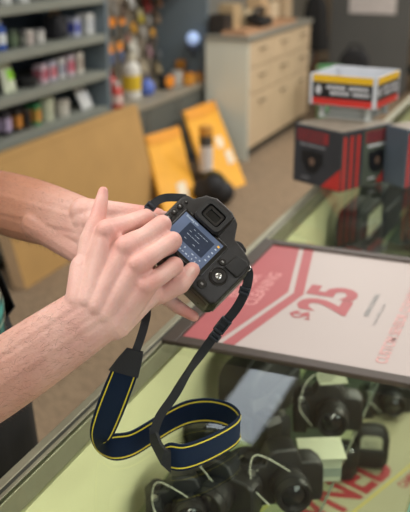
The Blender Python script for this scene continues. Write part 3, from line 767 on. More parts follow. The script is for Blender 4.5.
# ------------------------------------------------------------------ used cameras and papers inside the case
M_tag = mat('pale paper tag', 'c6cab0', .7, var=.04, scale=60)
M_ink = mat('pencil writing', '6a6a66', .7)
M_str = mat('white cotton string', 'd6d8c6', .8)
M_body2 = mat('black camera body', '1f1f20', .4, var=.2, scale=40, bump=.2, bscale=300)
M_rub2 = mat('ribbed black rubber', '161617', .6, var=.2, scale=40, bump=.4, bscale=500)
M_glas2 = mat('coated lens glass', '0d1018', .05, coat=1)
M_silv = mat('silver camera metal', 'a9a9a6', .3, metal=.8, var=.05, scale=40)
M_lcd2 = mat('dark camera screen', '3a4248', .12, coat=1, var=.06, scale=15)
MY = Matrix.Rotation(PI / 2, 4, 'X')            # lathe axis onto -y (the lens side)
def slr(label, loc, rotz, lens_len=.055, lens_r=.032, tagpos='top', pitch=0, sc=1.18, tsc=1.0, silver=False, name='used_camera', group='used cameras under the glass'):
    """camera standing on its base, lens looking along local -y"""
    t = thing(name, label, 'camera', loc, rotz, group)
    if pitch: t.rotation_euler = (pitch, 0, rotz)
    t.scale = (sc,) * 3
    mb = M_silv if silver else M_body2
    bm = NB()
    prism(bm, [(-.064, 0), (.062, 0), (.066, .012), (.064, .062), (.052, .072), (.030, .074), (.021, .094), (.010, .099), (-.010, .099), (-.021, .094), (-.030, .074), (-.058, .070), (-.067, .060), (-.067, .010)], -.018, .022, MY, .005, 3)
    obj('body', bm, mb, t, True)
    bm = NB(); prism(bm, [(-.066, .002), (-.040, .002), (-.036, .050), (-.042, .066), (-.062, .064), (-.068, .05)], .015, .044, MY, .008, 4); obj('grip', bm, M_rub2, t, True)
    z = .044; ML = Matrix.Translation((.006, 0, z)) @ MY
    R = lens_r
    bm = NB(); lathe(bm, [(R, .018), (R, .03), (R * 1.06, .034), (R * 1.06, .03 + lens_len * .8), (R * .98, .034 + lens_len), (R * .82, .034 + lens_len), (R * .7, .026 + lens_len), (0, .026 + lens_len)], ML, 28); ln = obj('lens', bm, M_body2, t, True)
    bm = NB(); lathe(bm, [(R * 1.1, .036 + lens_len * .15), (R * 1.1, .036 + lens_len * .55)], ML, 28); obj('focus_ring', bm, M_rub2, ln, True)
    bm = NB(); lathe(bm, [(R * .72, .028 + lens_len), (R * .4, .033 + lens_len), (0, .035 + lens_len)], ML, 24); obj('front_glass', bm, M_glas2, ln, True)
    bm = NB(); lathe(bm, [(.011, .070), (.011, .079), (.010, .080), (0, .080)], Matrix.Translation((-.046, .0, 0)), 20); obj('mode_dial', bm, M_rub2, t, True)
    bm = NB(); lathe(bm, [(.006, .06), (.006, .071), (0, .072)], Matrix.Translation((-.052, -.030, 0)), 14); obj('shutter_button', bm, M_silv, t, True)
    bm = NB(); box(bm, (.0, .0245, .040), (.064, .006, .046), .002); obj('screen', bm, M_lcd2, t, True)
    if tagpos:
        if tagpos == 'top': c, rx = (.004, -.006, .1015), .12
        elif tagpos == 'front': c, rx = (.045, -.048, .055), 1.2
        else: c, rx = (-.01, .036, .055), -1.15
        Rm = Matrix.Translation(c) @ Matrix.Rotation(rx, 4, 'X') @ Matrix.Rotation(.2, 4, 'Z') @ Matrix.Scale(tsc, 4)
        if tagpos != 'front':
            bm = NB(); prism(bm, [(-.020, -.013), (.020, -.013), (.020, .013), (.015, .017), (-.015, .017), (-.020, .013)], 0, .0008, Rm); tg = obj('price_tag', bm, M_tag, t)
            bm = NB()
            for k, yy in enumerate((.008, .001, -.006)): flat(bm, [(-.018, yy), (.012 - .006 * k, yy), (.012 - .006 * k, yy + .002), (-.018, yy + .002)], Rm, .0012)
            obj('pencil_lines', bm, M_ink, tg)
        P = smooth_path([Rm @ V((-.022, .012, .001)), V((-.045, -.03, .10)), V((-.055, -.045, .06)), V((-.03, -.06, .03)), V((-.05, -.05, .05)), V((-.068, -.01, .058))], 6)
        bm = NB(); tube(bm, P, .0008, 6); obj('tag_string', bm, M_str, t, True)
    return t
def onS(x, y, z=SHZ): return onz(x, y, z)
S0 = SHZ + .0005
slr('black SLR facing the viewer on the glass shelf, big lens and looped white string', onS(279, 496, S0), .55, .035, .027, 'front', sc=1.12)
slr('black SLR under the edge of the sign with a pale tag on its prism', onS(327, 424, S0), .28, .04, .028, 'top', sc=1.05, tsc=1.35)
slr('black SLR half hidden below the loop of the navy strap, white string dangling', onS(222, 506, S0), -.1, .035, .028, 'front', sc=1.05)
slr('black camera far left in the case against the cream panel with thin white string', onS(184, 506, S0) + V((.012, -.03, 0)), .5, .03, .027, 'front', sc=.95)
def soft_case(label, loc, rotz, w, d, h, tag_=True):
    t = thing('camera_case', label, 'case', loc, rotz, 'soft camera cases under the glass')
    mb = mat('black padded case fabric', '1b1b1c', .6, var=.2, scale=40, bump=.2)
    bm = NB(); prism(bm, rrect(w, h, min(w, h) * .28, cy=h / 2), -d / 2, d / 2, MY, .014, 4); obj('case_body', bm, mb, t, True)
    bm = NB(); prism(bm, rrect(w * .8, h * .5, .012, cy=h * .34), d / 2 - .004, d / 2 + .008, MY, .006, 3); obj('front_pocket', bm, mb, t, True)
    bm = NB(); tube(bm, smooth_path([(-w * .42, 0, h * .7), (-w * .3, -d * .2, h + .012), (w * .3, -d * .2, h + .012), (w * .42, 0, h * .7)], 6), .004, 8); obj('carry_loop', bm, M_rub2, t, True)
    if tag_:
        bm = NB(); prism(bm, rrect(w * .6, h * .5, .012, cy=h * .68), d / 2 + .001, d / 2 + .0022, MY); tg = obj('price_tag', bm, M_tag, t)
        bm = NB()
        for k in range(3): flat(bm, [(-w * .2, h * (.58 + .08 * k)), (w * .15, h * (.58 + .08 * k)), (w * .15, h * (.60 + .08 * k)), (-w * .2, h * (.60 + .08 * k))], MY, d / 2 + .0026)
        obj('pencil_lines', bm, M_ink, tg)
    return t
soft_case('small black soft case with a rounded pale tag, right of the glass shelf edge', onz(369, 464, DKZ + .0005), .25, .085, .05, .10)
soft_case('large black camera case against the cream back panel, right of the strap loop', V((-.478, 1.47, S0)), 1.42, .22, .085, .15, False)
for k, (y, w_, lab) in enumerate(((2.42, .24, 'added black soft case with pale tag below the far glass, nearest of the row'), (2.72, .26, 'added black soft case in the middle of the row below the far glass'), (3.04, .26, 'third added black soft case of the row below the far glass'), (3.42, .30, 'last added black soft case of the row, at the far end of the counter'))):
    soft_case(lab, V((-.488, y, S0)), 1.5, w_, .085, .19, k == 0)  # row added to darken the pale interior seen below the far glass
soft_case('black camera case under the sign edge against the back panel', V((-.485, 1.76, S0)), 1.45, .22, .085, .14, False)
slr('black camera with pale blue tag, right of the tagged prism camera under the sign edge', onz(384, 410, DKZ + .0005), .5, .03, .027, 'top', sc=1.05)
slr('dark camera beneath the far glass, at the right edge by the sign corner', onz(398, 246, DKZ + .0005) + V((.10, .0, 0)), .2, .05, .03, 'front')
slr('dark camera showing its rear screen just right of the strap loop', onS(250, 438, S0), 2.6, .03, .03, None, sc=1.05)
# lenses standing on the shelf
def lens_thing(label, p, r, h, tagged=True):
    t = thing('camera_lens', label, 'lens', p, 0, 'loose lenses under the glass')
    bm = NB(); lathe(bm, [(r * .85, 0), (r * .85, .008), (r, .012), (r, h * .4), (r * 1.08, h * .45), (r * 1.08, h * .9), (r, h), (r * .8, h), (r * .7, h - .01), (0, h - .012)], Matrix(), 28); obj('barrel', bm, M_body2, t, True)
    bm = NB(); lathe(bm, [(r * 1.11, h * .5), (r * 1.11, h * .8)], Matrix(), 28); obj('zoom_ring', bm, M_rub2, t, True)
    bm = NB(); lathe(bm, [(r * .72, h - .008), (r * .4, h - .004), (0, h - .003)], Matrix(), 24); obj('front_glass', bm, M_glas2, t, True)
    if tagged:
        bm = NB(); tube(bm, smooth_path([(r * .9, -r * .6, h * .9), (r * .3, -r * 1.25, h * .7), (-r * .1, -r * 1.2, h * .35), (r * .2, -r * 1.3, h * .1)], 6), .0008, 6); obj('tag_string', bm, M_str, t, True)
lens_thing('black lens standing upright just right of the strap loop with white string', onS(247, 497, S0), .030, .085)
lens_thing('short black lens standing left of the dark camera with the big screen', onS(203, 448, S0), .034, .06, False)
lens_thing('black lens standing on the case deck beside the pale paper box', onz(343, 474, DKZ + .0005), .033, .075, False)
# pale box of cards
t = thing('card_box', 'pale green-white paper box with open flap on the glass shelf behind the front SLR', 'box', onS(321, 474, S0), .45)
bm = NB(); box(bm, (0, 0, .0275), (.062, .05, .055), .0015); obj('carton', bm, mat('pale printed card', 'b9c0a8', .6, var=.03), t)
bm = NB(); box(bm, (-.004, -.006, .0585), (.082, .062, .003), .001, Matrix.Rotation(.10, 3, 'X')); obj('lid', bm, M_tag, t)
bm = NB(); box(bm, (0, -.0255, .02), (.062, .001, .018)); obj('grey_band', bm, mat('grey green print', '8b978a', .6), t)
# poster on the deck:  PRE-OWNED
PO = thing('case_poster', 'cream paper poster with red PRE-OWNED lettering and yellow rules on the case deck', 'poster', (0, 0, DKZ + .0005))
M_cream2 = mat('cream poster paper', 'b4ae8e', .6, var=.02, scale=5)
M_red2 = mat('crimson poster ink', 'a8323a', .5, var=.05, scale=20)
M_yl2 = mat('yellow poster ink', 'd6c23c', .5, var=.04)
a0, a1 = onz(326, 510, DKZ), onz(372, 474, DKZ)
ang = math.atan2(a1.y - a0.y, a1.x - a0.x)
E_ = onz(399, 467, DKZ)
MP = Matrix.Translation((E_.x, E_.y, 0)) @ Matrix.Rotation(ang, 4, 'Z')
bm = NB()
for q in ([(-.62, -.13), (.24, -.13), (.24, .20), (-.62, .20)],): prism(bm, q, 0, .0006, MP)
# keep the sheet inside the case
geom = bm.verts[:] + bm.edges[:] + bm.faces[:]
for co, no in (((CX1 - .012, 0, 0), (1, 0, 0)), ((CX0 + .024, 0, 0), (-1, 0, 0))):
    bmesh.ops.bisect_plane(bm, geom=bm.verts[:] + bm.edges[:] + bm.faces[:], plane_co=co, plane_no=no, clear_outer=True)
obj('sheet', bm, M_cream2, PO)
bm = NB(); text_bm(bm, 'PRE-OWNED', .15, MP @ Matrix.Translation((-.005, 0, .0011)), align='RIGHT', bold=.004, sx=.78); obj('red_lettering', bm, M_red2, PO)
bm = NB()
for yy in (-.020, .132): flat(bm, [(-.5, yy), (.095, yy), (.095, yy + .005), (-.5, yy + .005)], MP, .0009)
obj('yellow_rule', bm, M_yl2, PO)
bm = NB(); text_bm(bm, 'CAMERAS', .032, MP @ Matrix.Translation((.03, -.055, .0011)), align='RIGHT', bold=.001, sx=.7); obj('small_lettering', bm, M_red2, PO)

# ------------------------------------------------------------------ boxes on the counter
M_bx = mat('charcoal printed carton', '34353a', .4, var=.08, scale=20)
M_bxr = mat('red carton print', 'b5302c', .4, var=.05, scale=20)
M_bxr2 = mat('dull red print', '8a2f33', .4, var=.05)
M_bxg = mat('grey green carton print', '4a5148', .4, var=.12, scale=25)
M_lens = mat('printed lens picture', '17171a', .35, var=.2, scale=60)
M_lensc = mat('printed lens glint', '6a5448', .35)
M_wht = mat('white carton print', 'c8c8cc', .5)
M_tan = mat('tape beige top', '8d8578', .6)
N_ = onz(340, 193, CT + .001); L_ = onz(292.5, 180, CT + .001)
R_ = N_ + V((N_.y - L_.y, L_.x - N_.x, 0)).normalized() * -.0
_d = (L_ - N_).normalized(); R_ = N_ + V((_d.y, -_d.x, 0)) * .215
def carton_two_face(label, near, left, right, h, second=False):
    vx = (right - near); vl = (left - near)
    w1, w2 = vl.length, vx.length
    ang = math.atan2(vx.y, vx.x)
    t = thing('product_box', label, 'box', near, ang, 'red and black product boxes on the counter')
    bm = NB(); box(bm, (w2 / 2, w1 / 2, h / 2), (w2, w1, h), .003); obj('carton', bm, mat('blue grey printed carton', '4c5560', .4, var=.08, scale=20) if second else M_bx, t)
    ML_ = Matrix.Translation((0, w1, 0)) @ Matrix.Rotation(-PI / 2, 4, 'Z') @ Matrix.Rotation(PI / 2, 4, 'X')   # left face: x from far corner to near corner, y up
    MR_ = Matrix.Rotation(PI / 2, 4, 'X')
    def face(M, w, flip, green):
        e = .0008
        if green: bm = NB(); flat(bm, [(w * .41, .004), (w * .985, .004), (w * .985, h - .004), (w * .41, h - .004)], M, e * .6); obj('printed_panel', bm, M_bxg, t)
        x0, x1 = (w * .08, w * .72) if not flip else (w * .45, w * .97)
        bm = NB(); flat(bm, [(x0, h * .74), (x1, h * .74), (x1, h * .93), (x0, h * .93)], M, e); tb = obj('title_block', bm, M_bxr2, t)
        bm = NB()
        for r_ in range(2):
            xx = x0 + .006
            while xx < x1 - .016:
                q = .006 + .004 * ((xx * 1000) % 3) / 3; flat(bm, [(xx, h * (.77 + .08 * r_)), (xx + q, h * (.77 + .08 * r_)), (xx + q, h * (.82 + .08 * r_)), (xx, h * (.82 + .08 * r_))], M, e * 1.5); xx += q + .004
        obj('title_marks', bm, M_bx, tb)
        bm = NB(); flat(bm, [(x0 + .01, h * .66), (x1 - .01, h * .66), (x1 - .01, h * .70), (x0 + .01, h * .70)], M, e); obj('subtitle_print', bm, M_wht if green else mat('grey carton print', '77777c', .5), t); bm = NB(); flat(bm, [(x0 + .02, h * .10), (x0 + .05, h * .10), (x0 + .05, h * .13), (x0 + .02, h * .13)], M, e); obj('small_print', bm, M_wht if green else mat('grey carton print', '77777c', .5), t)
        cx = (x0 + x1) / 2
        pic = [(cx + .034 * math.cos(a) * w / .19, h * .40 + .034 * math.sin(a)) for a in [2 * PI * k / 20 for k in range(20)]]
        bm = NB(); flat(bm, pic, M, e); flat(bm, [(cx - .04, h * .36), (cx + .04, h * .36), (cx + .04, h * .58), (cx - .04, h * .58)], M, e * .9); p_ = obj('lens_picture', bm, M_lens, t)
        bm = NB(); flat(bm, [(cx + .011 * math.cos(a), h * .41 + .011 * math.sin(a)) for a in [2 * PI * k / 14 for k in range(14)]], M, e * 1.4); obj('lens_glint', bm, M_lensc, p_)
        tri = [(w * .60, .003), (w * .99, .003), (w * .99, h * .40)] if not flip else [(w * .70, .003), (w * .99, .003), (w * .99, h * .40)]
        bm = NB(); flat(bm, tri, M, e * 1.2); obj('red_corner', bm, M_bxr, t)
        if flip:
            bm = NB()
            for k in range(3): flat(bm, [(w * (.015 + .13 * k), .003), (w * (.075 + .13 * k), .003), (w * (.075 + .13 * k), h * .92), (w * (.015 + .13 * k), h * .92)], M, e * 1.3)
            obj('red_stripes', bm, M_bxr, t)
    if not second: face(ML_, w1, False, False)
    face(MR_, w2, True, True)
    bm = NB(); flat(bm, [(.004, .004), (w2 - .004, .004), (w2 - .004, w1 - .004), (.004, w1 - .004)], None, h + .0005); obj('top_flap', bm, M_tan, t)
    return t
carton_two_face('black and red product box standing corner-on under the striped tray', N_, L_, R_, .166)
n2 = onz(404, 189, CT + .001); d2 = V((_d.y, -_d.x, 0)); rot_ = Matrix.Rotation(-.12, 3, 'Z')
carton_two_face('bluish grey and red product box at the right edge behind the corner-on box', n2, n2 + rot_ @ _d * .085, n2 + rot_ @ d2 * .19, .166, True)
# tray with yellow, black and red bands on a clear riser
zt = CT + .166 + .04
TN, TL, TR = onz(375, 110, zt), onz(309, 103.5, zt), onz(409, 102.5, zt)
vl = TL - TN; TR = TN + V((vl.y, -vl.x, 0)).normalized() * .15
ang = math.atan2((TR - TN).y, (TR - TN).x)
tray = thing('striped_tray', 'open square tray with yellow, black and red printed sides on top of the product box', 'tray', (TN.x, TN.y, zt), ang)
w2, w1, hh = .20, vl.length, .087
bm = NB()
for (c, s) in (((w2 / 2, .002, hh / 2), (w2, .004, hh)), ((w2 / 2, w1 - .002, hh / 2), (w2, .004, hh)), ((.002, w1 / 2, hh / 2), (.004, w1 - .008, hh)), ((w2 - .002, w1 / 2, hh / 2), (.004, w1 - .008, hh)), ((w2 / 2, w1 / 2, .002), (w2 - .008, w1 - .008, .004))): box(bm, c, s, .001)
obj('tray_walls', bm, mat('white corrugated plastic', 'c9ccd2', .5, var=.04), tray)
ML_ = Matrix.Translation((0, w1, 0)) @ Matrix.Rotation(-PI / 2, 4, 'Z') @ Matrix.Rotation(PI / 2, 4, 'X'); MR_ = Matrix.Rotation(PI / 2, 4, 'X')
bands = (('yellow_band', mat('yellow tray print', 'e0b21c', .4, var=.03), .76, .99), ('black_band', mat('black tray print', '151517', .4), .24, .75), ('red_band', mat('red tray print', 'c8322a', .4, var=.04), .02, .235))
for M, w in ((ML_, w1), (MR_, w2)):
    m0 = .010
    for nm, mm, f0, f1 in bands:
        bm = NB(); flat(bm, [(m0, hh * f0), (w - m0, hh * f0), (w - m0, hh * f1), (m0, hh * f1)], M, .0006); bo = obj(nm, bm, mm, tray)
        if nm == 'black_band':
            bm = NB()
            for r_, (f, l) in enumerate(((.54, (.26, .93)), (.36, (.32, .9)))):
                xx = w * l[0]; k = 0
                while xx < w * l[1]:
                    if k % 8 != 7: flat(bm, [(xx, hh * f), (xx + .0062, hh * f), (xx + .0062, hh * (f + .12)), (xx, hh * (f + .12))], M, .0010)
                    xx += .0085; k += 1
            flat(bm, [(w * .14 + .009 * math.cos(a), hh * .5 + .014 * math.sin(a)) for a in [2 * PI * k / 14 for k in range(14)]], M, .0010)
            obj('white_print', bm, M_wht, bo)
bm = NB(); g0 = .03
for (x, y) in ((g0, g0), (w2 - g0, g0), (g0, w1 - g0), (w2 - g0, w1 - g0)): lathe(bm, [(.012, -.0385), (.010, -.03), (.010, -.004), (.012, 0)], Matrix.Translation((x, y, 0)), 12)
boxz(bm, g0, w2 - g0, g0, w1 - g0, -.0385, -.034); boxz(bm, g0 + .012, w2 - g0 - .012, g0 + .012, w1 - g0 - .012, -.034, -.001, .006); obj('clear_riser', bm, mat('milky clear plastic', 'b9bcb8', .2, var=.03), tray)
# ------------------------------------------------------------------ shelving along the left wall
M_shf = mat('slate blue grey shelving steel', '6b7880', .5, var=.05, scale=6)
M_shfd = mat('dark slate back panel', '3d4856', .6, var=.06, scale=6)
M_lip = mat('warm grey shelf edge', '84887f', .5, var=.05, scale=6)
XF = -2.51; XB = -2.965
def ysh(px, z, X=-2.62):
    lo, hi = 2.0, 9.0
    for _ in range(40):
        m_ = (lo + hi) / 2; d = V((X, m_, z)) - EYE; x = 205 + FPX * d.dot(RGT) / d.dot(FWD)
        if x < px: lo = m_
        else: hi = m_
    return lo
rack = thing('shelving_unit', 'slate grey steel shelving unit with deep shelves full of small camera accessories', 'shelves', (0, 0, 0))
ZS = (.10, .40, .65, .865, 1.08, 1.30, 1.56)
for y in (2.30, 4.60):
    bm = NB(); boxz(bm, XB, XF, y, y + .035, 0, 2.0, .004); obj('side_panel', bm, M_shf, rack)
bm = NB(); boxz(bm, XB, XB + .012, 2.336, 4.599, 0, 2.0); obj('back_panel', bm, M_shfd, rack)
for z in ZS:
    bm = NB(); boxz(bm, XB + .013, XF - .002, 2.336, 4.599, z - .045, z, .003); obj('shelf', bm, M_lip, rack)
bay = thing('display_bay', 'grey display bay with peg wall, beige ledge and cupboard doors right of the shelving', 'shelves', (0, 0, 0))
bm = NB(); boxz(bm, XB, XB + .012, 4.637, 6.199, 0, 2.0); obj('back_panel', bm, mat('dark taupe peg wall', '8a7f6e', .7, var=.12, scale=14), bay)
bm = NB(); boxz(bm, XB, XF, 6.2, 6.235, 0, 2.0, .004); obj('side_panel', bm, M_shf, bay)
bm = NB(); boxz(bm, XB + .013, XF + .01, 4.638, 6.198, .54, .574, .004); obj('ledge', bm, mat('beige grey ledge laminate', '8f897a', .5, var=.05), bay)
bm = NB(); boxz(bm, XB + .013, XF - .02, 4.638, 6.198, 0, .539); cb_ = obj('cupboard', bm, M_shfd, bay)
for k in range(3):
    bm = NB(); boxz(bm, XF - .019, XF, 4.645 + .518 * k, 4.645 + .51 + .518 * k, .08, .53, .004); dr = obj('door', bm, mat('grey cupboard door', '5f625c', .5, var=.05), bay)
    bm = NB(); tube(bm, [(XF + .0, 5.08 + .518 * k, .42), (XF + .03, 5.08 + .518 * k, .42), (XF + .03, 5.08 + .518 * k, .50), (XF + .0, 5.08 + .518 * k, .50)], .005, 8); obj('handle', bm, M_silv, dr)
bm = NB(); boxz(bm, XB + .013, XF - .18, 5.75, 6.198, 1.24, 1.262, .003); obj('small_shelf', bm, M_lip, bay)

# item builders -----------------------------------------------------------
def I_box(name, label, cat, px, z, w, d, h, col, band=None, X=-2.62, rz=0, group=None, wob=0):
    t = thing(name, label, cat, (X, ysh(px, z, X), z + .0005), rz, group)
    bm = NB(); box(bm, (0, 0, h / 2), (d, w, h), .004); obj('carton', bm, mat('card ' + col, col, .5, var=.06), t)
    bm = NB(); box(bm, (0, 0, h + .0008), (d - .01, w * .96, .0016)); boxz(bm, -d / 2 + .004, d / 2 - .004, -.001, .001, h + .0016, h + .0022); obj('lid_flap', bm, mat('flap ' + col, col, .6, var=.14), t)
    bcol = band or 'd8d6d0'
    bm = NB(); boxz(bm, d / 2, d / 2 + .001, -w * .42, w * .42, h * .2, h * .75); fp = obj('front_print', bm, mat('print ' + bcol, bcol, .5, var=.06), t)
    bm = NB(); boxz(bm, -d * .4, d * .4, -w / 2 - .001, -w / 2, h * .2, h * .75); obj('side_print', bm, mat('print ' + bcol, bcol, .5, var=.06), t)
    return t
def I_bottle(name, label, cat, px, z, r, h, col, cap='e6e6e0', band=None, X=-2.62, group=None):
    t = thing(name, label, cat, (X, ysh(px, z, X), z + .0005), 0, group)
    bm = NB(); lathe(bm, [(r * .92, 0), (r, .006), (r, h * .66), (r * .9, h * .74), (r * .42, h * .84), (r * .42, h * .9)], Matrix(), 20); obj('bottle_body', bm, mat('plastic ' + col, col, .35, var=.05), t, True)
    bm = NB(); lathe(bm, [(r * .5, h * .86), (r * .5, h * .985), (r * .42, h), (0, h)], Matrix(), 16); obj('cap', bm, mat('plastic ' + cap, cap, .35, var=.05), t, True)
    bm = NB(); lathe(bm, [(r * 1.01, h * .2), (r * 1.015, h * .22), (r * 1.015, h * .52), (r * 1.01, h * .54)], Matrix(), 20); obj('label_band', bm, mat('print ' + (band or 'd8d6d0'), band or 'd8d6d0', .5, var=.06), t, True)
    return t
def I_pouch(name, label, cat, px, z, w, h, col, col2, X=-2.62, lean=.25, group=None):
    t = thing(name, label, cat, (X, ysh(px, z, X), z + .001), 0, group)
    bm = NB(); n = 10; G = {}
    for s in (1, -1):
        for i in range(n + 1):
            for j in range(n + 1):
                u, v = i / n, j / n; b = .028 * (math.sin(PI * u) * math.sin(PI * v)) ** .55
                G[s, i, j] = bm.verts.new((b * s - lean * h * v + .03, (u - .5) * w * (1 - .06 * math.sin(PI * v)), v * h))
        for i in range(n):
            for j in range(n): bm.faces.new((G[s, i, j], G[s, i + 1, j], G[s, i + 1, j + 1], G[s, i, j + 1]))
    bmesh.ops.remove_doubles(bm, verts=bm.verts, dist=.0004); obj('pouch', bm, mat('film ' + col, col, .3, var=.08), t, True)
    bm = NB(); hv = []
    for j in range(4, 8):
        v = j / 10; b = .0295 * math.sin(PI * v) ** .55
        hv.append([bm.verts.new((b * math.sin(PI * (.25 + .5 * k / 6)) ** .55 - lean * h * v + .031, (-.25 + .5 * k / 6) * w, v * h)) for k in range(7)])
    for a, b in zip(hv, hv[1:]):
        for k in range(6): bm.faces.new((a[k], a[k + 1], b[k + 1], b[k]))
    obj('printed_patch', bm, mat('print ' + col2, col2, .5, var=.06), t, True)
    return t
def I_tub(name, label, cat, px, z, r, h, col, lid, X=-2.62, group=None):
    t = thing(name, label, cat, (X, ysh(px, z, X), z + .0005), 0, group)
    bm = NB(); lathe(bm, [(r * .88, 0), (r * .92, .004), (r, h * .82)], Matrix(), 22); obj('tub', bm, mat('plastic ' + col, col, .35, var=.05), t, True)
    bm = NB(); lathe(bm, [(r * 1.05, h * .82), (r * 1.05, h * .97), (r * .97, h), (0, h)], Matrix(), 22); obj('lid', bm, mat('plastic ' + lid, lid, .35, var=.05), t, True)
    return t
def I_bag(name, label, cat, px, z, w, h, col, col2, X=-2.64, group=None):
    t = thing(name, label, cat, (X, ysh(px, z, X), z + .0005), 0, group)
    bm = NB(); prism(bm, rrect(.10, h, .025, cx=0, cy=h / 2), -w / 2, w / 2, Matrix.Rotation(PI / 2, 4, 'X'), .015, 3); obj('bag_body', bm, mat('nylon ' + col, col, .7, var=.15, bump=.2), t, True)
    bm = NB(); box(bm, (.052, 0, h * .4), (.014, w * .7, h * .5), .006); obj('front_pocket', bm, mat('nylon ' + col, col, .7), t, True)
    bm = NB(); tube(bm, smooth_path([(0, -w * .35, h - .004), (0, -w * .2, h + .03), (0, w * .2, h + .03), (0, w * .35, h - .004)], 6), .007, 8); obj('carry_handle', bm, mat('nylon ' + col2, col2, .7), t, True)
    return t
# top shelf
I_tub('storage_tub', 'white tub with green lid at the left end of the top visible shelf', 'tub', 4, 1.30, .04, .08, 'd8dad6', '5c8f6a')
I_box('carton', 'small white carton on the top visible shelf, left part', 'box', 20, 1.30, .07, .07, .07, 'd0d2d0', 'a9aeb2')
I_box('carton', 'low white carton on the top visible shelf, near the grey post', 'box', 70, 1.30, .10, .07, .06, 'dadbd8', 'b8bcc2')
# second shelf
z = 1.08
I_bottle('spray_bottle', 'white bottle with a blue base at the left picture edge, second shelf', 'bottle', 0, z, .034, .15, '2f57b0', 'e4e8ea', 'dfe6ea')
I_box('carton', 'dark green carton beside the blue and white bottle', 'box', 10, z, .055, .07, .09, '3c4a3c', '56684e')
I_box('carton', 'black carton with grey print next to the dark green carton', 'box', 19, z, .045, .07, .075, '2a2c2e', '6b6f66')
I_tub('storage_tub', 'small pinkish white jar in the middle of the second shelf', 'tub', 28, z, .03, .075, 'c9bdb8', 'd8d4ce')
I_tub('storage_tub', 'small white jar with grey lid right of the pinkish jar', 'tub', 39, z, .033, .07, 'd2d0cc', '9a9a9c')
I_bag('camera_bag', 'black camera pouch with tan handle on the second shelf', 'bag', 56, z, .12, .125, '1e1f26', '9a7a58')
I_box('carton', 'narrow blue and white carton beside the black camera pouch', 'box', 73, z, .045, .07, .10, 'c6cbe0', '4a55b4')
I_box('carton', 'plain white carton at the right end of the second shelf', 'box', 86, z, .085, .08, .115, 'd9dad8', 'c9ccd0')
# third shelf
z = .865
I_pouch('accessory_pouch', 'lime green and white pouch standing at the left end of the third shelf', 'pouch', 6, z, .105, .165, 'dfe6cc', '8fd618')
I_tub('film_tin', 'shallow black round tin on the third shelf beside the lime pouch', 'tin', 27, z, .06, .05, '1f2022', '2c2d30')
for k, (px, c1, c2, lab) in enumerate(((41, 'c9b4c0', 'b05a6c', 'pink and white carton beside the shallow black tin'), (50, 'b9b6c6', 'c46a74', 'white carton with pink lower print, second from the black tin'), (59, 'c8c6c4', '8d90a0', 'white carton with grey print, third from the black tin'), (68, 'c2b4be', 'c05a70', 'white carton with rose print, fourth from the black tin'), (77, 'cfcac0', 'a89c90', 'cream carton at the right end of the carton row on the third shelf'))):
    I_box('carton', lab, 'box', px, z, .062, .06, .095 + .006 * k, c1, c2, group='carton row on the third shelf')
# fourth shelf
z = .65
I_box('carton', 'dark carton with lilac front print, leftmost on the fourth shelf', 'box', 4, z, .055, .07, .12, '37343c', 'b9a8c8')
I_box('carton', 'black carton with orange print on the fourth shelf', 'box', 15, z, .05, .07, .115, '2a2622', 'd08a3a')
I_box('carton', 'dark brown carton right of the orange printed carton', 'box', 24, z, .045, .07, .10, '3a2c24', '1f1d1c')
I_box('carton', 'green carton with orange print on the fourth shelf', 'box', 34, z, .05, .07, .115, '3f8a58', 'd8963c')
I_tub('storage_tub', 'tall pale green-white tub in the middle of the fourth shelf', 'tub', 47, z, .042, .135, 'd2d6bc', 'c4ccb4')
I_tub('storage_tub', 'white roll-shaped tub next to the tall pale tub', 'tub', 62, z, .045, .09, 'd6d2c8', 'b9b4aa')
I_pouch('accessory_pouch', 'plain white plastic pouch leaning at the right end of the fourth shelf', 'pouch', 84, z, .13, .13, 'e0e2e2', 'd4d8dc', lean=.5)
I_box('carton', 'low blue-black carton behind the white pouch, fourth shelf', 'box', 72, z, .05, .07, .12, '2c3448', '3c4660', X=-2.80)
# bay: hanging packs
def I_hang(label, px, py, w, h, head, body, X=XB + .012, headfrac=.42):
    p = onx(px, py, X + .05)
    t = thing('hanging_pack', label, 'packet', (X + .05, p.y, p.z), 0, 'packets hanging on the peg wall')
    bm = NB(); prism(bm, rrect(w, h * headfrac, .006), -.0015, .0015, Matrix.Translation((0, 0, h / 2 - h * headfrac / 2)) @ Matrix(((0, 0, 1, 0), (1, 0, 0, 0), (0, 1, 0, 0), (0, 0, 0, 1)))); obj('header_card', bm, mat('card ' + head, head, .5, var=.06), t)
    hb = h * (1 - headfrac); bm = NB(); box(bm, (.008, 0, -h / 2 + hb / 2), (.03, w * .94, hb), .010, None, 3); obj('contents', bm, mat('pack ' + body, body, .3, var=.2, scale=60), t, True)
    bm = NB(); tube(bm, [(-.05, 0, h / 2 - .012), (.03, 0, h / 2 - .012), (.036, 0, h / 2 - .004)], .003, 6); obj('peg_hook', bm, M_silv, t)
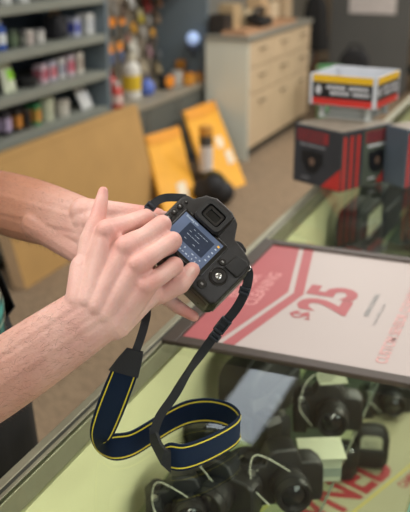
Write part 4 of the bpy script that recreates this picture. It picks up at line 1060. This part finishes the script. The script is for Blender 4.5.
for a in (('orange headed packet on the peg wall next to the grey post, upper row', 112.5, 28, .075, .14, 'f0922a', '4f5250'),
          ('orange headed packet second from the grey post, upper row', 122.5, 26, .075, .14, 'f0922a', '565650'),
          ('orange headed packet with blue contents next to the grey post, lower row', 110.5, 55, .075, .14, 'f5982e', '55607c'),
          ('orange headed packet with blue contents second from the post, lower row', 120, 52, .075, .14, 'f5982e', '5c6680'),
          ('amber packet right of the upper orange pair', 133, 28, .06, .075, 'd99a1c', 'b98a20'),
          ('cream and yellow packet above the amber packet', 140, 16, .07, .10, 'd8d0a8', 'c8b84a'),
          ('large white packet below the amber packet', 133, 49, .12, .14, 'c9c6ba', 'b7b4a8'),
          ('white packet at the top of the peg wall', 131, 2, .08, .10, 'c9c9c4', 'a8a8a4'),
          ('red packet at the top of the peg wall', 147, 5, .11, .11, 'b03a34', '8a3a36'),
          ('peach packet right of the red packet at the top', 159, 2, .06, .07, 'e0b48c', 'b88a6a'),
          ('left amber headed packet in the middle of the peg wall', 153, 37, .075, .12, 'd69a2c', '5a5148'),
          ('right amber headed packet in the middle of the peg wall', 163, 33, .06, .12, 'd69a2c', '4c4844'),
          ('mauve packet below the amber headed pair', 149, 51, .06, .10, '8d7078', '9a7a80'),
          ('slim white packet left of the blue globe', 169.5, 42, .07, .13, 'b9b9c0', 'c6c6cc')):
    I_hang(*a)
for a in (('grey blister packet near the grey post at the top of the peg wall', 113, 8, .06, .11, '6b6a66', '84807a'),
          ('dark brown packet second from the post at the top of the peg wall', 122, 10, .06, .11, '4a3c34', '6a5a4e'),
          ('pale grey packet left of the amber headed pair', 143, 33, .06, .10, 'b8b4ac', '9a948a'),
          ('brown packet above the amber headed pair', 157, 17, .07, .10, '7a6450', '94806a'),
          ('cream packet right of the brown packet on the peg wall', 166, 15, .06, .10, 'b4a890', 'a0937c'),
          ('slate packet under the mauve packet', 158, 52, .06, .11, '4c5458', '6e7274'),
          ('beige packet above the white jug', 143, 66, .07, .10, 'b0a48c', 'c0b49a'),
          ('charcoal packet above the red bottles', 122, 70, .06, .10, '3c3c3c', '56524c'),
          ('dusty red packet between the orange rows and the white packet', 127, 38, .05, .07, '8a4a40', '9a6a5c'),
          ('tan packet above the pot with the orange front', 158, 68, .07, .09, 'a8946c', 'b4a27e'),
          ('grey packet left of the slim white packet, upper peg wall', 148, 18, .06, .09, '8c8a88', 'a4a09a')):
    I_hang(*a)
# bay: things on the ledge
z = .574
I_bottle('red_bottle', 'red bottle on the ledge next to the grey post', 'bottle', 111, z, .045, .23, 'b8342c', '7a2a26', 'd8a8a0', X=-2.70)
I_bottle('red_bottle', 'smaller red bottle in front of the first red one on the ledge', 'bottle', 117, z, .04, .17, 'c8463c', 'd8d0cc', 'e0c4bc', X=-2.62)
I_bottle('white_jug', 'large white jug with a yellow band on the ledge', 'jug', 132, z, .065, .30, 'd6d4cc', 'c9c4b0', 'd9b92c', X=-2.70)
t = thing('blue_ball', 'blue rubber air blower ball beside the white jug on the ledge', 'blower', (-2.66, ysh(147, z, -2.66), z), 0)
bm = NB(); lathe(bm, [(.02, .0005), (.045, .012), (.058, .045), (.05, .08), (.025, .105), (.012, .115)], Matrix(), 22); obj('bulb', bm, mat('blue rubber', '5a72c4', .5, var=.05), t, True)
bm = NB(); lathe(bm, [(.012, .112), (.006, .15), (0, .15)], Matrix(), 12); obj('nozzle', bm, mat('dark blue rubber', '2f3c70', .5), t, True)
t = thing('lens_cleaner_pot', 'black pot with a round orange front on the ledge', 'pot', (-2.66, ysh(165, z, -2.66), z), 0)
bm = NB(); lathe(bm, [(.05, .0005), (.055, .01), (.055, .10), (.05, .11), (0, .11)], Matrix(), 22); obj('pot', bm, mat('black plastic pot', '2c2c2a', .4), t, True)
bm = NB(); lathe(bm, [(.044, 0), (.044, .008), (.03, .012), (0, .012)], Matrix.Translation((.05, -.018, .062)) @ Matrix.Rotation(1.9, 4, 'Z') @ Matrix.Rotation(PI / 2, 4, 'X') @ Matrix.Rotation(0, 4, 'Z') if False else Matrix.Translation((.049, -.022, .060)) @ Matrix.Rotation(-.42, 4, 'Z') @ Matrix.Rotation(PI / 2, 4, 'Y'), 22); obj('orange_disc', bm, mat('orange plastic', 'e08a28', .4), t, True)
I_tub('storage_tub', 'white cup beside the pot with the orange front', 'cup', 177, z, .045, .10, 'cfccc6', 'b8b4ac', X=-2.66)
I_box('carton', 'orange carton standing at the back of the ledge', 'box', 181, z, .07, .06, .15, 'c9862c', '8a5a20', X=-2.72)
I_box('carton', 'bright orange carton in front on the ledge near the right post', 'box', 189, z, .075, .06, .085, 'dc8c24', 'e8a84a', X=-2.57)
I_box('carton', 'small brown-orange carton at the right end of the ledge', 'box', 199, z, .05, .05, .075, 'b87a34', 'cf9a5a', X=-2.545)
I_box('carton', 'grey equipment box on the small high shelf of the bay', 'box', 181, 1.262, .17, .12, .11, 'a8a8a2', '8c8c88', X=-2.76)
t = thing('globe_lamp', 'pale blue glass globe on a dark bracket at the right side of the bay', 'lamp', (-2.60, 6.125, .90), 0)
bm = NB(); bmesh.ops.create_uvsphere(bm, u_segments=22, v_segments=14, radius=.05); obj('globe', bm, mat('pale blue glowing glass', 'a8c0ea', .2, emit=.5, var=.04), t, True)
bm = NB(); tube(bm, [(0, 0, -.046), (0, 0, -.12), (0, .072, -.14)], .012, 8); lathe(bm, [(.05, -.075), (.045, -.05), (.03, -.05)], Matrix(), 16); obj('bracket', bm, mat('dark bracket metal', '2c3348', .4), t, True)

# ------------------------------------------------------------------ leaning carton, mailers, bag
def plate(bm, TL, TR, BR, BL, th, n=8, bow=0):
    """flat pack between four corners; th is its thickness to the back"""
    nrm = (TR - TL).cross(BL - TL).normalized()
    if nrm.x < 0: nrm = -nrm
    G = {}
    for s in (0, 1):
        for i in range(n + 1):
            for j in range(n + 1):
                u, v = i / n, j / n
                p = (TL.lerp(TR, u)).lerp(BL.lerp(BR, u), v)
                G[s, i, j] = bm.verts.new(p + nrm * (bow * math.sin(PI * u) * math.sin(PI * v) - th * s))
        for i in range(n):
            for j in range(n): bm.faces.new((G[s, i, j], G[s, i + 1, j], G[s, i + 1, j + 1], G[s, i, j + 1]))
    for a in range(n):
        for (p, q) in (((a, 0), (a + 1, 0)), ((a, n), (a + 1, n)), ((0, a), (0, a + 1)), ((n, a), (n, a + 1))):
            bm.faces.new((G[0, p[0], p[1]], G[0, q[0], q[1]], G[1, q[0], q[1]], G[1, p[0], p[1]]))
    return nrm
M_kraft = mat('brown kraft cardboard', 'b8925a', .8, var=.05, scale=7, bump=.1, bscale=40)
M_kraft2 = mat('pale cut cardboard edge', 'c9ab88', .8, var=.06, scale=20)
cTL, cTR = onx(-13, 157, -2.36), onx(137, 107, -2.36)
cTL.z = cTR.z = (cTL.z + cTR.z) / 2
cBR, cBL = onz(159, 205, .002), onz(27, 296, .002)
cBL = cBR + (cTL - cTR).normalized() * (cTL - cTR).length
carton = thing('flat_carton', 'big flat brown cardboard carton leaning against the shelving behind the arms', 'cardboard box', cBR)
bm = NB(); plate(bm, cTL - cBR, cTR - cBR, V((0, 0, 0)), cBL - cBR, .07); obj('carton_board', bm, M_kraft, carton)
nrm = (cTR - cTL).cross(cBL - cTL).normalized(); nrm = nrm if nrm.x > 0 else -nrm
bm = NB(); e_ = (cTL - cTR).normalized() * .0012
A_, B_, C_, D_ = [q - cBR + e_ for q in (cTL, cBL, cBL - nrm * .07, cTL - nrm * .07)]
bm.faces.new([bm.verts.new(q) for q in (A_, B_, C_, D_)]); obj('end_flap', bm, M_kraft2, carton)
def pt(u, v): return (cTL.lerp(cTR, u)).lerp(cBL.lerp(cBR, u), v) - cBR + nrm * .0012
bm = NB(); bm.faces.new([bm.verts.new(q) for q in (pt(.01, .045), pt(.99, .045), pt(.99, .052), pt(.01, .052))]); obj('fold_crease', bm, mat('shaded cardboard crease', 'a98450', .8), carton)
M_mail = mat('golden yellow padded mailer', 'e6a52a', .6, var=.05, scale=14, bump=.15, bscale=60)
M_mail2 = mat('deeper orange mailer flap', 'e0962a', .6, var=.05)
def mailer(label, tl, tr, br, bl, lab):
    TL, TR = onx(*tl, -2.40), onx(*tr, -2.40); BR, BL = onz(*br, .004), onz(*bl, .004)
    t = thing('padded_mailer', label, 'envelope', BL, 0, 'yellow padded mailers leaning by the cupboard')
    bm = NB(); plate(bm, TL - BL, TR - BL, BR - BL, V((0, 0, 0)), .02, 8, .012); obj('envelope', bm, M_mail, t, True)
    nn = (TR - TL).cross(BL - TL).normalized(); nn = nn if nn.x > 0 else -nn
    def q(u, v, o=.014): return (TL.lerp(TR, u)).lerp(BL.lerp(BR, u), v) - BL + nn * o
    bm = NB(); bm.faces.new([bm.verts.new(k) for k in (q(.0, .0, .002), q(1, 0, .002), q(.98, .12, .008), q(.5, .15, .012), q(.02, .12, .008))]); obj('flap', bm, M_mail2, t)
    bm = NB()
    for (u0, v0, u1, v1) in lab: bm.faces.new([bm.verts.new(k) for k in (q(u0, v0), q(u1, v0), q(u1, v1), q(u0, v1))])
    obj('address_label', bm, mat('white paper label', 'e0d2b8', .6), t)
mailer('left yellow padded mailer leaning beside the brown carton', (145, 136), (179, 126), (199, 206), (166, 216), ((.45, .68, .72, .9),))
mailer('right yellow padded mailer leaning near the pale cabinet end', (184, 111), (214, 100), (246, 184), (212, 196), ((.55, .42, .75, .55), (.68, .6, .88, .75)))
p0 = onz(199, 193, 0) + V((.05, 0, 0))
t = thing('poster_tube', 'dark upright tube with white wrap label and amber cap between the yellow mailers', 'tube', p0 + V((0, 0, .0005)))
bm = NB(); lathe(bm, [(.042, 0), (.045, .004), (.045, .40), (.042, .405)], Matrix(), 22); obj('tube', bm, mat('dark card tube', '3a342c', .6), t, True)
bm = NB(); lathe(bm, [(.0456, .16), (.0456, .33)], Matrix(), 22, ); obj('wrap_label', bm, mat('white wrap label', 'd6d0cc', .6), t, True)
bm = NB(); lathe(bm, [(.046, .40), (.046, .455), (.04, .46), (0, .46)], Matrix(), 22); obj('cap', bm, mat('amber plastic cap', 'c98e3c', .5), t, True)
pb = onz(214, 204, 0)
t = thing('black_bag', 'round black camera bag on the carpet in front of the yellow mailers', 'bag', pb)
bm = NB()
for (c, r) in (((-.06, 0, .085), .085), ((.05, .02, .08), .08), ((0, 0, .12), .085)): bmesh.ops.create_uvsphere(bm, u_segments=18, v_segments=12, radius=r, matrix=Matrix.Translation(c))
for v in bm.verts: v.co.z = max(.001, v.co.z)
bgm = remesh('bag_body', bm, .008, 4); bo = bpy.data.objects.new('bag_body', bgm); COL.objects.link(bo); bo.parent = t; bgm.materials.append(mat('black nylon bag', '1d1d20', .7, var=.2, bump=.2))
bm = NB(); tube(bm, smooth_path([(-.08, .0, .15), (-.03, -.02, .215), (.04, -.01, .21), (.09, .02, .14)], 8), .010, 8); obj('carry_strap', bm, mat('olive webbing strap', '6e6434', .7), t, True)

# ------------------------------------------------------------------ pale cabinet run and things on it
cab = thing('base_cabinet', 'long base cabinet with pale grey end panel, beige drawer fronts and wooden top', 'cabinet', (0, 0, 0))
KX0, KX1, KY0, KY1 = -2.47, -2.126, 6.06, 7.75
M_cabe = mat('pale grey green end panel', 'd2d6ca', .5, var=.03, scale=4)
M_cabf = mat('beige drawer front', 'c8b292', .5, var=.04, scale=5)
bm = NB(); boxz(bm, KX0, KX1 - .02, KY0 + .02, KY1, .08, .90); obj('carcass', bm, M_cabf, cab)
bm = NB(); boxz(bm, KX0, KX1, KY0, KY0 + .0195, 0, .90, .002); obj('end_panel', bm, M_cabe, cab)
bm = NB(); boxz(bm, KX0 + .0, KX1 - .05, KY0 + .03, KY1 - .01, 0, .079); obj('toe_kick', bm, M_base, cab)
bm = NB(); boxz(bm, KX0 - .0, KX1 + .015, KY0 - .012, KY1 + .01, .901, .935, .004); obj('worktop', bm, mat('grey worktop edge', '8d8b80', .4, var=.08, scale=10), cab)
cw = (KY1 - KY0 - .03) / 3
for k in range(3):
    y0 = KY0 + .025 + cw * k
    for (z0, z1, nm) in ((.70, .885, 'drawer'), (.50, .69, 'drawer'), (.09, .49, 'door')):
        bm = NB(); boxz(bm, KX1 - .0195, KX1, y0, y0 + cw - .012, z0, z1, .004); d = obj(nm, bm, M_cabf, cab)
        bm = NB(); zz = z1 - .06; tube(bm, [(KX1 - .001, y0 + cw * .4, zz), (KX1 + .025, y0 + cw * .4, zz), (KX1 + .025, y0 + cw * .6, zz), (KX1 - .001, y0 + cw * .6, zz)], .006, 8); obj('handle', bm, mat('dark pull handle', '6a5c48', .4), d)
zt_ = .9355
t = thing('wooden_tray', 'long pinkish wooden board lying along the cabinet top', 'board', (-2.26, 6.75, zt_)); bm = NB(); box(bm, (0, 0, .012), (.20, 1.3, .024), .004); obj('board', bm, mat('pinkish pine board', 'b58c6a', .6, var=.1, scale=9), t)
bm = NB()
for yy in (-.6, .6): box(bm, (0, yy, .030), (.18, .03, .012), .003)
obj('end_batten', bm, mat('brown batten', '8a6a4c', .6), t)
t = thing('desk_phone', 'black desk phone on the wooden board of the cabinet top', 'phone', (-2.24, 6.62, zt_ + .037)); bm = NB(); box(bm, (0, 0, .035), (.17, .22, .07), .02, Matrix.Rotation(.2, 3, 'Y'), 3); obj('base', bm, mat('black phone plastic', '191919', .4), t, True)
bm = NB(); tube(bm, smooth_path([(0, -.10, .085), (0, -.07, .115), (0, .07, .115), (0, .10, .085)], 6), .022, 10); obj('handset', bm, mat('black phone plastic', '191919', .4), t, True)
t = thing('desk_bin', 'small dark organiser at the near corner of the cabinet top', 'organiser', (-2.41, 6.22, zt_)); bm = NB()
for (c, s) in (((0, 0, .004), (.13, .16, .008)), ((.062, 0, .07), (.006, .16, .14)), ((-.062, 0, .07), (.006, .16, .14)), ((0, .077, .07), (.118, .006, .14)), ((0, -.077, .07), (.118, .006, .14))): box(bm, c, s, .001)
obj('walls', bm, mat('dark brown plastic', '2f2a26', .5), t); bm = NB(); boxz(bm, -.055, .055, -.002, .002, .009, .13); obj('divider', bm, mat('dark brown plastic', '2f2a26', .5), t)
for k, (y, x, w_, h_, c, lab) in enumerate(((6.45, -2.42, .18, .20, 'b39a74', 'tan carton at the back of the cabinet top by the dark organiser'), (6.78, -2.43, .2, .13, 'c8b694', 'low cream carton behind the black phone'), (7.05, -2.40, .2, .22, 'bfa27c', 'taller tan carton right of the black phone'), (7.33, -2.40, .22, .16, 'd0bc9c', 'pale cream carton, third along the cabinet top'), (7.60, -2.36, .2, .24, 'b8a080', 'far tan carton at the end of the cabinet top'))):
    t = thing('carton', lab, 'box', (x, y, zt_), 0, 'tan cartons on the cabinet top'); bm = NB(); box(bm, (0, 0, h_ / 2), (.13, w_, h_), .004); obj('carton_body', bm, mat('card ' + c, c, .7, var=.06), t)
    bm = NB(); boxz(bm, -.066, .066, -.02, .02, h_ + .0, h_ + .0015); obj('tape', bm, mat('tan tape', 'c8b08a', .4), t)

# ------------------------------------------------------------------ far background
part_ = thing('grey_partition', 'tall dark grey partition panel behind the boxes at the far end of the shop', 'partition', (-1.93, 9.4, 0))
bm = NB(); box(bm, (0, 0, 1.06), (.86, .04, 2.0), .005); obj('panel', bm, M_dkwall, part_)
bm = NB()
for x in (-.36, .36): box(bm, (x, 0, .03), (.06, .4, .06), .008)
obj('foot', bm, M_base, part_)
bm = NB(); box(bm, (.02, -.022, .965), (.5, .002, .20)); obj('notice', bm, mat('white notice paper', 'd8d0cc', .6), part_)
p1 = EYE + ray(317, 22) * 8.4
t = thing('coat_stand', 'brown coat stand with a black coat beyond the end of the beige cabinet', 'coat stand', (p1.x, p1.y, 0))
M_brw = mat('brown stained wood', '6a4630', .5, var=.15)
bm = NB(); tube(bm, [(0, 0, .03), (0, 0, 1.45)], .018, 10); lathe(bm, [(.03, 1.44), (.03, 1.47), (0, 1.49)], Matrix(), 12); obj('pole', bm, M_brw, t)
for k in range(4):
    a_ = PI / 2 * k + .4
    bm = NB(); tube(bm, [(0, 0, .10), (.22 * math.cos(a_), .22 * math.sin(a_), .016)], .014, 8); obj('leg', bm, M_brw, t)
    bm = NB(); tube(bm, smooth_path([(0, 0, 1.34), (.08 * math.cos(a_), .08 * math.sin(a_), 1.36), (.10 * math.cos(a_), .10 * math.sin(a_), 1.42)], 4), .010, 8); obj('hook', bm, M_brw, t)
bm = NB(); rings = []
for (z_, rx, ry) in ((.58, .13, .08), (.64, .135, .09), (.80, .12, .08), (.95, .11, .075), (1.05, .09, .06), (1.10, .03, .03)):
    rings.append([bm.verts.new((rx * math.cos(q) * (1 + .10 * math.sin(5 * q)), -.06 + ry * math.sin(q) * (1 + .10 * math.sin(5 * q)), z_)) for q in [2 * PI * k / 30 for k in range(30)]])
for A_, B_ in zip(rings, rings[1:]):
    for k in range(30): bm.faces.new((A_[k], A_[(k + 1) % 30], B_[(k + 1) % 30], B_[k]))
bm.faces.new(list(reversed(rings[0]))); bm.faces.new(rings[-1]); obj('coat', bm, mat('black coat cloth', '1b1a19', .85, var=.2), t, True)
p2 = EYE + ray(352, 64) * 8.0
zz = p2.z - .13
t = thing('carton_stack_base', 'tall brown carton beyond the striped tray with a black bag on it', 'box', (p2.x - .04, p2.y, 0)); t.name = 'tall_carton'
bm = NB(); box(bm, (0, 0, zz / 2), (.44, .3, zz), .006); obj('carton_body', bm, mat('mid brown carton', '8c6844', .7, var=.08), t); bm = NB(); boxz(bm, -.03, .03, -.151, .151, zz, zz + .0012); obj('tape', bm, mat('tan tape', 'c8b08a', .4), t)
t = thing('shoulder_bag', 'rounded black bag on the tall brown carton above the striped tray', 'bag', (p2.x + .02, p2.y, zz + .002))
bm = NB(); prism(bm, rrect(.27, .26, .11, cy=.13), -.07, .07, MY, .035, 4); obj('bag_body', bm, M_apron, t, True)
bm = NB(); tube(bm, smooth_path([(-.08, 0, .24), (-.04, 0, .30), (.04, 0, .30), (.08, 0, .24)], 6), .010, 8); obj('carry_handle', bm, M_apron, t, True)
p3 = EYE + ray(331, 66.5) * 7.4
t = thing('green_bin', 'green plastic bin top showing just behind the striped tray', 'bin', (p3.x, p3.y, 0)); bm = NB()
hb = p3.z; lathe(bm, [(.10, 0), (.115, hb - .02), (.125, hb - .02), (.125, hb), (.11, hb), (.095, .01), (0, .01)], Matrix(), 24); obj('bucket', bm, mat('green plastic', '6aa070', .5, var=.05), t, True)
bm = NB(); lathe(bm, [(.1, hb - .05), (0, hb - .02)], Matrix(), 20); obj('liner', bm, mat('pale green liner', 'a4c49c', .6), t, True)
t = thing('wooden_rack', 'wooden rack with red cloth top at the far right behind the striped tray', 'rack', (-1.22, 9.9, 0)); bm = NB()
for x in (-.24, .24): box(bm, (x, 0, .6), (.04, .3, 1.2), .004)
obj('upright', bm, mat('pale rack wood', 'a08c68', .6, var=.1), t); bm = NB()
for z_ in (.2, .55): box(bm, (0, 0, z_), (.44, .29, .03), .004)
obj('rack_shelf', bm, mat('pale rack wood', 'a08c68', .6, var=.1), t)
bm = NB(); boxz(bm, -.24, .24, .11, .14, .05, 1.18); obj('back_board', bm, mat('pale rack wood', 'a08c68', .6, var=.1), t)
bm = NB(); box(bm, (0, 0, 1.0), (.50, .31, .22), .02, None, 3); obj('red_drape', bm, mat('brick red cloth', '7a3a2c', .8, var=.15), t, True)
t = thing('dark_box', 'dark box on the shelf of the far wooden rack', 'box', (-1.22, 9.86, .566)); bm = NB(); box(bm, (0, 0, .11), (.26, .2, .22), .01); obj('case', bm, M_apron, t); bm = NB(); tube(bm, [(-.06, 0, .22), (-.05, 0, .25), (.05, 0, .25), (.06, 0, .22)], .008, 8); obj('handle', bm, M_base, t)
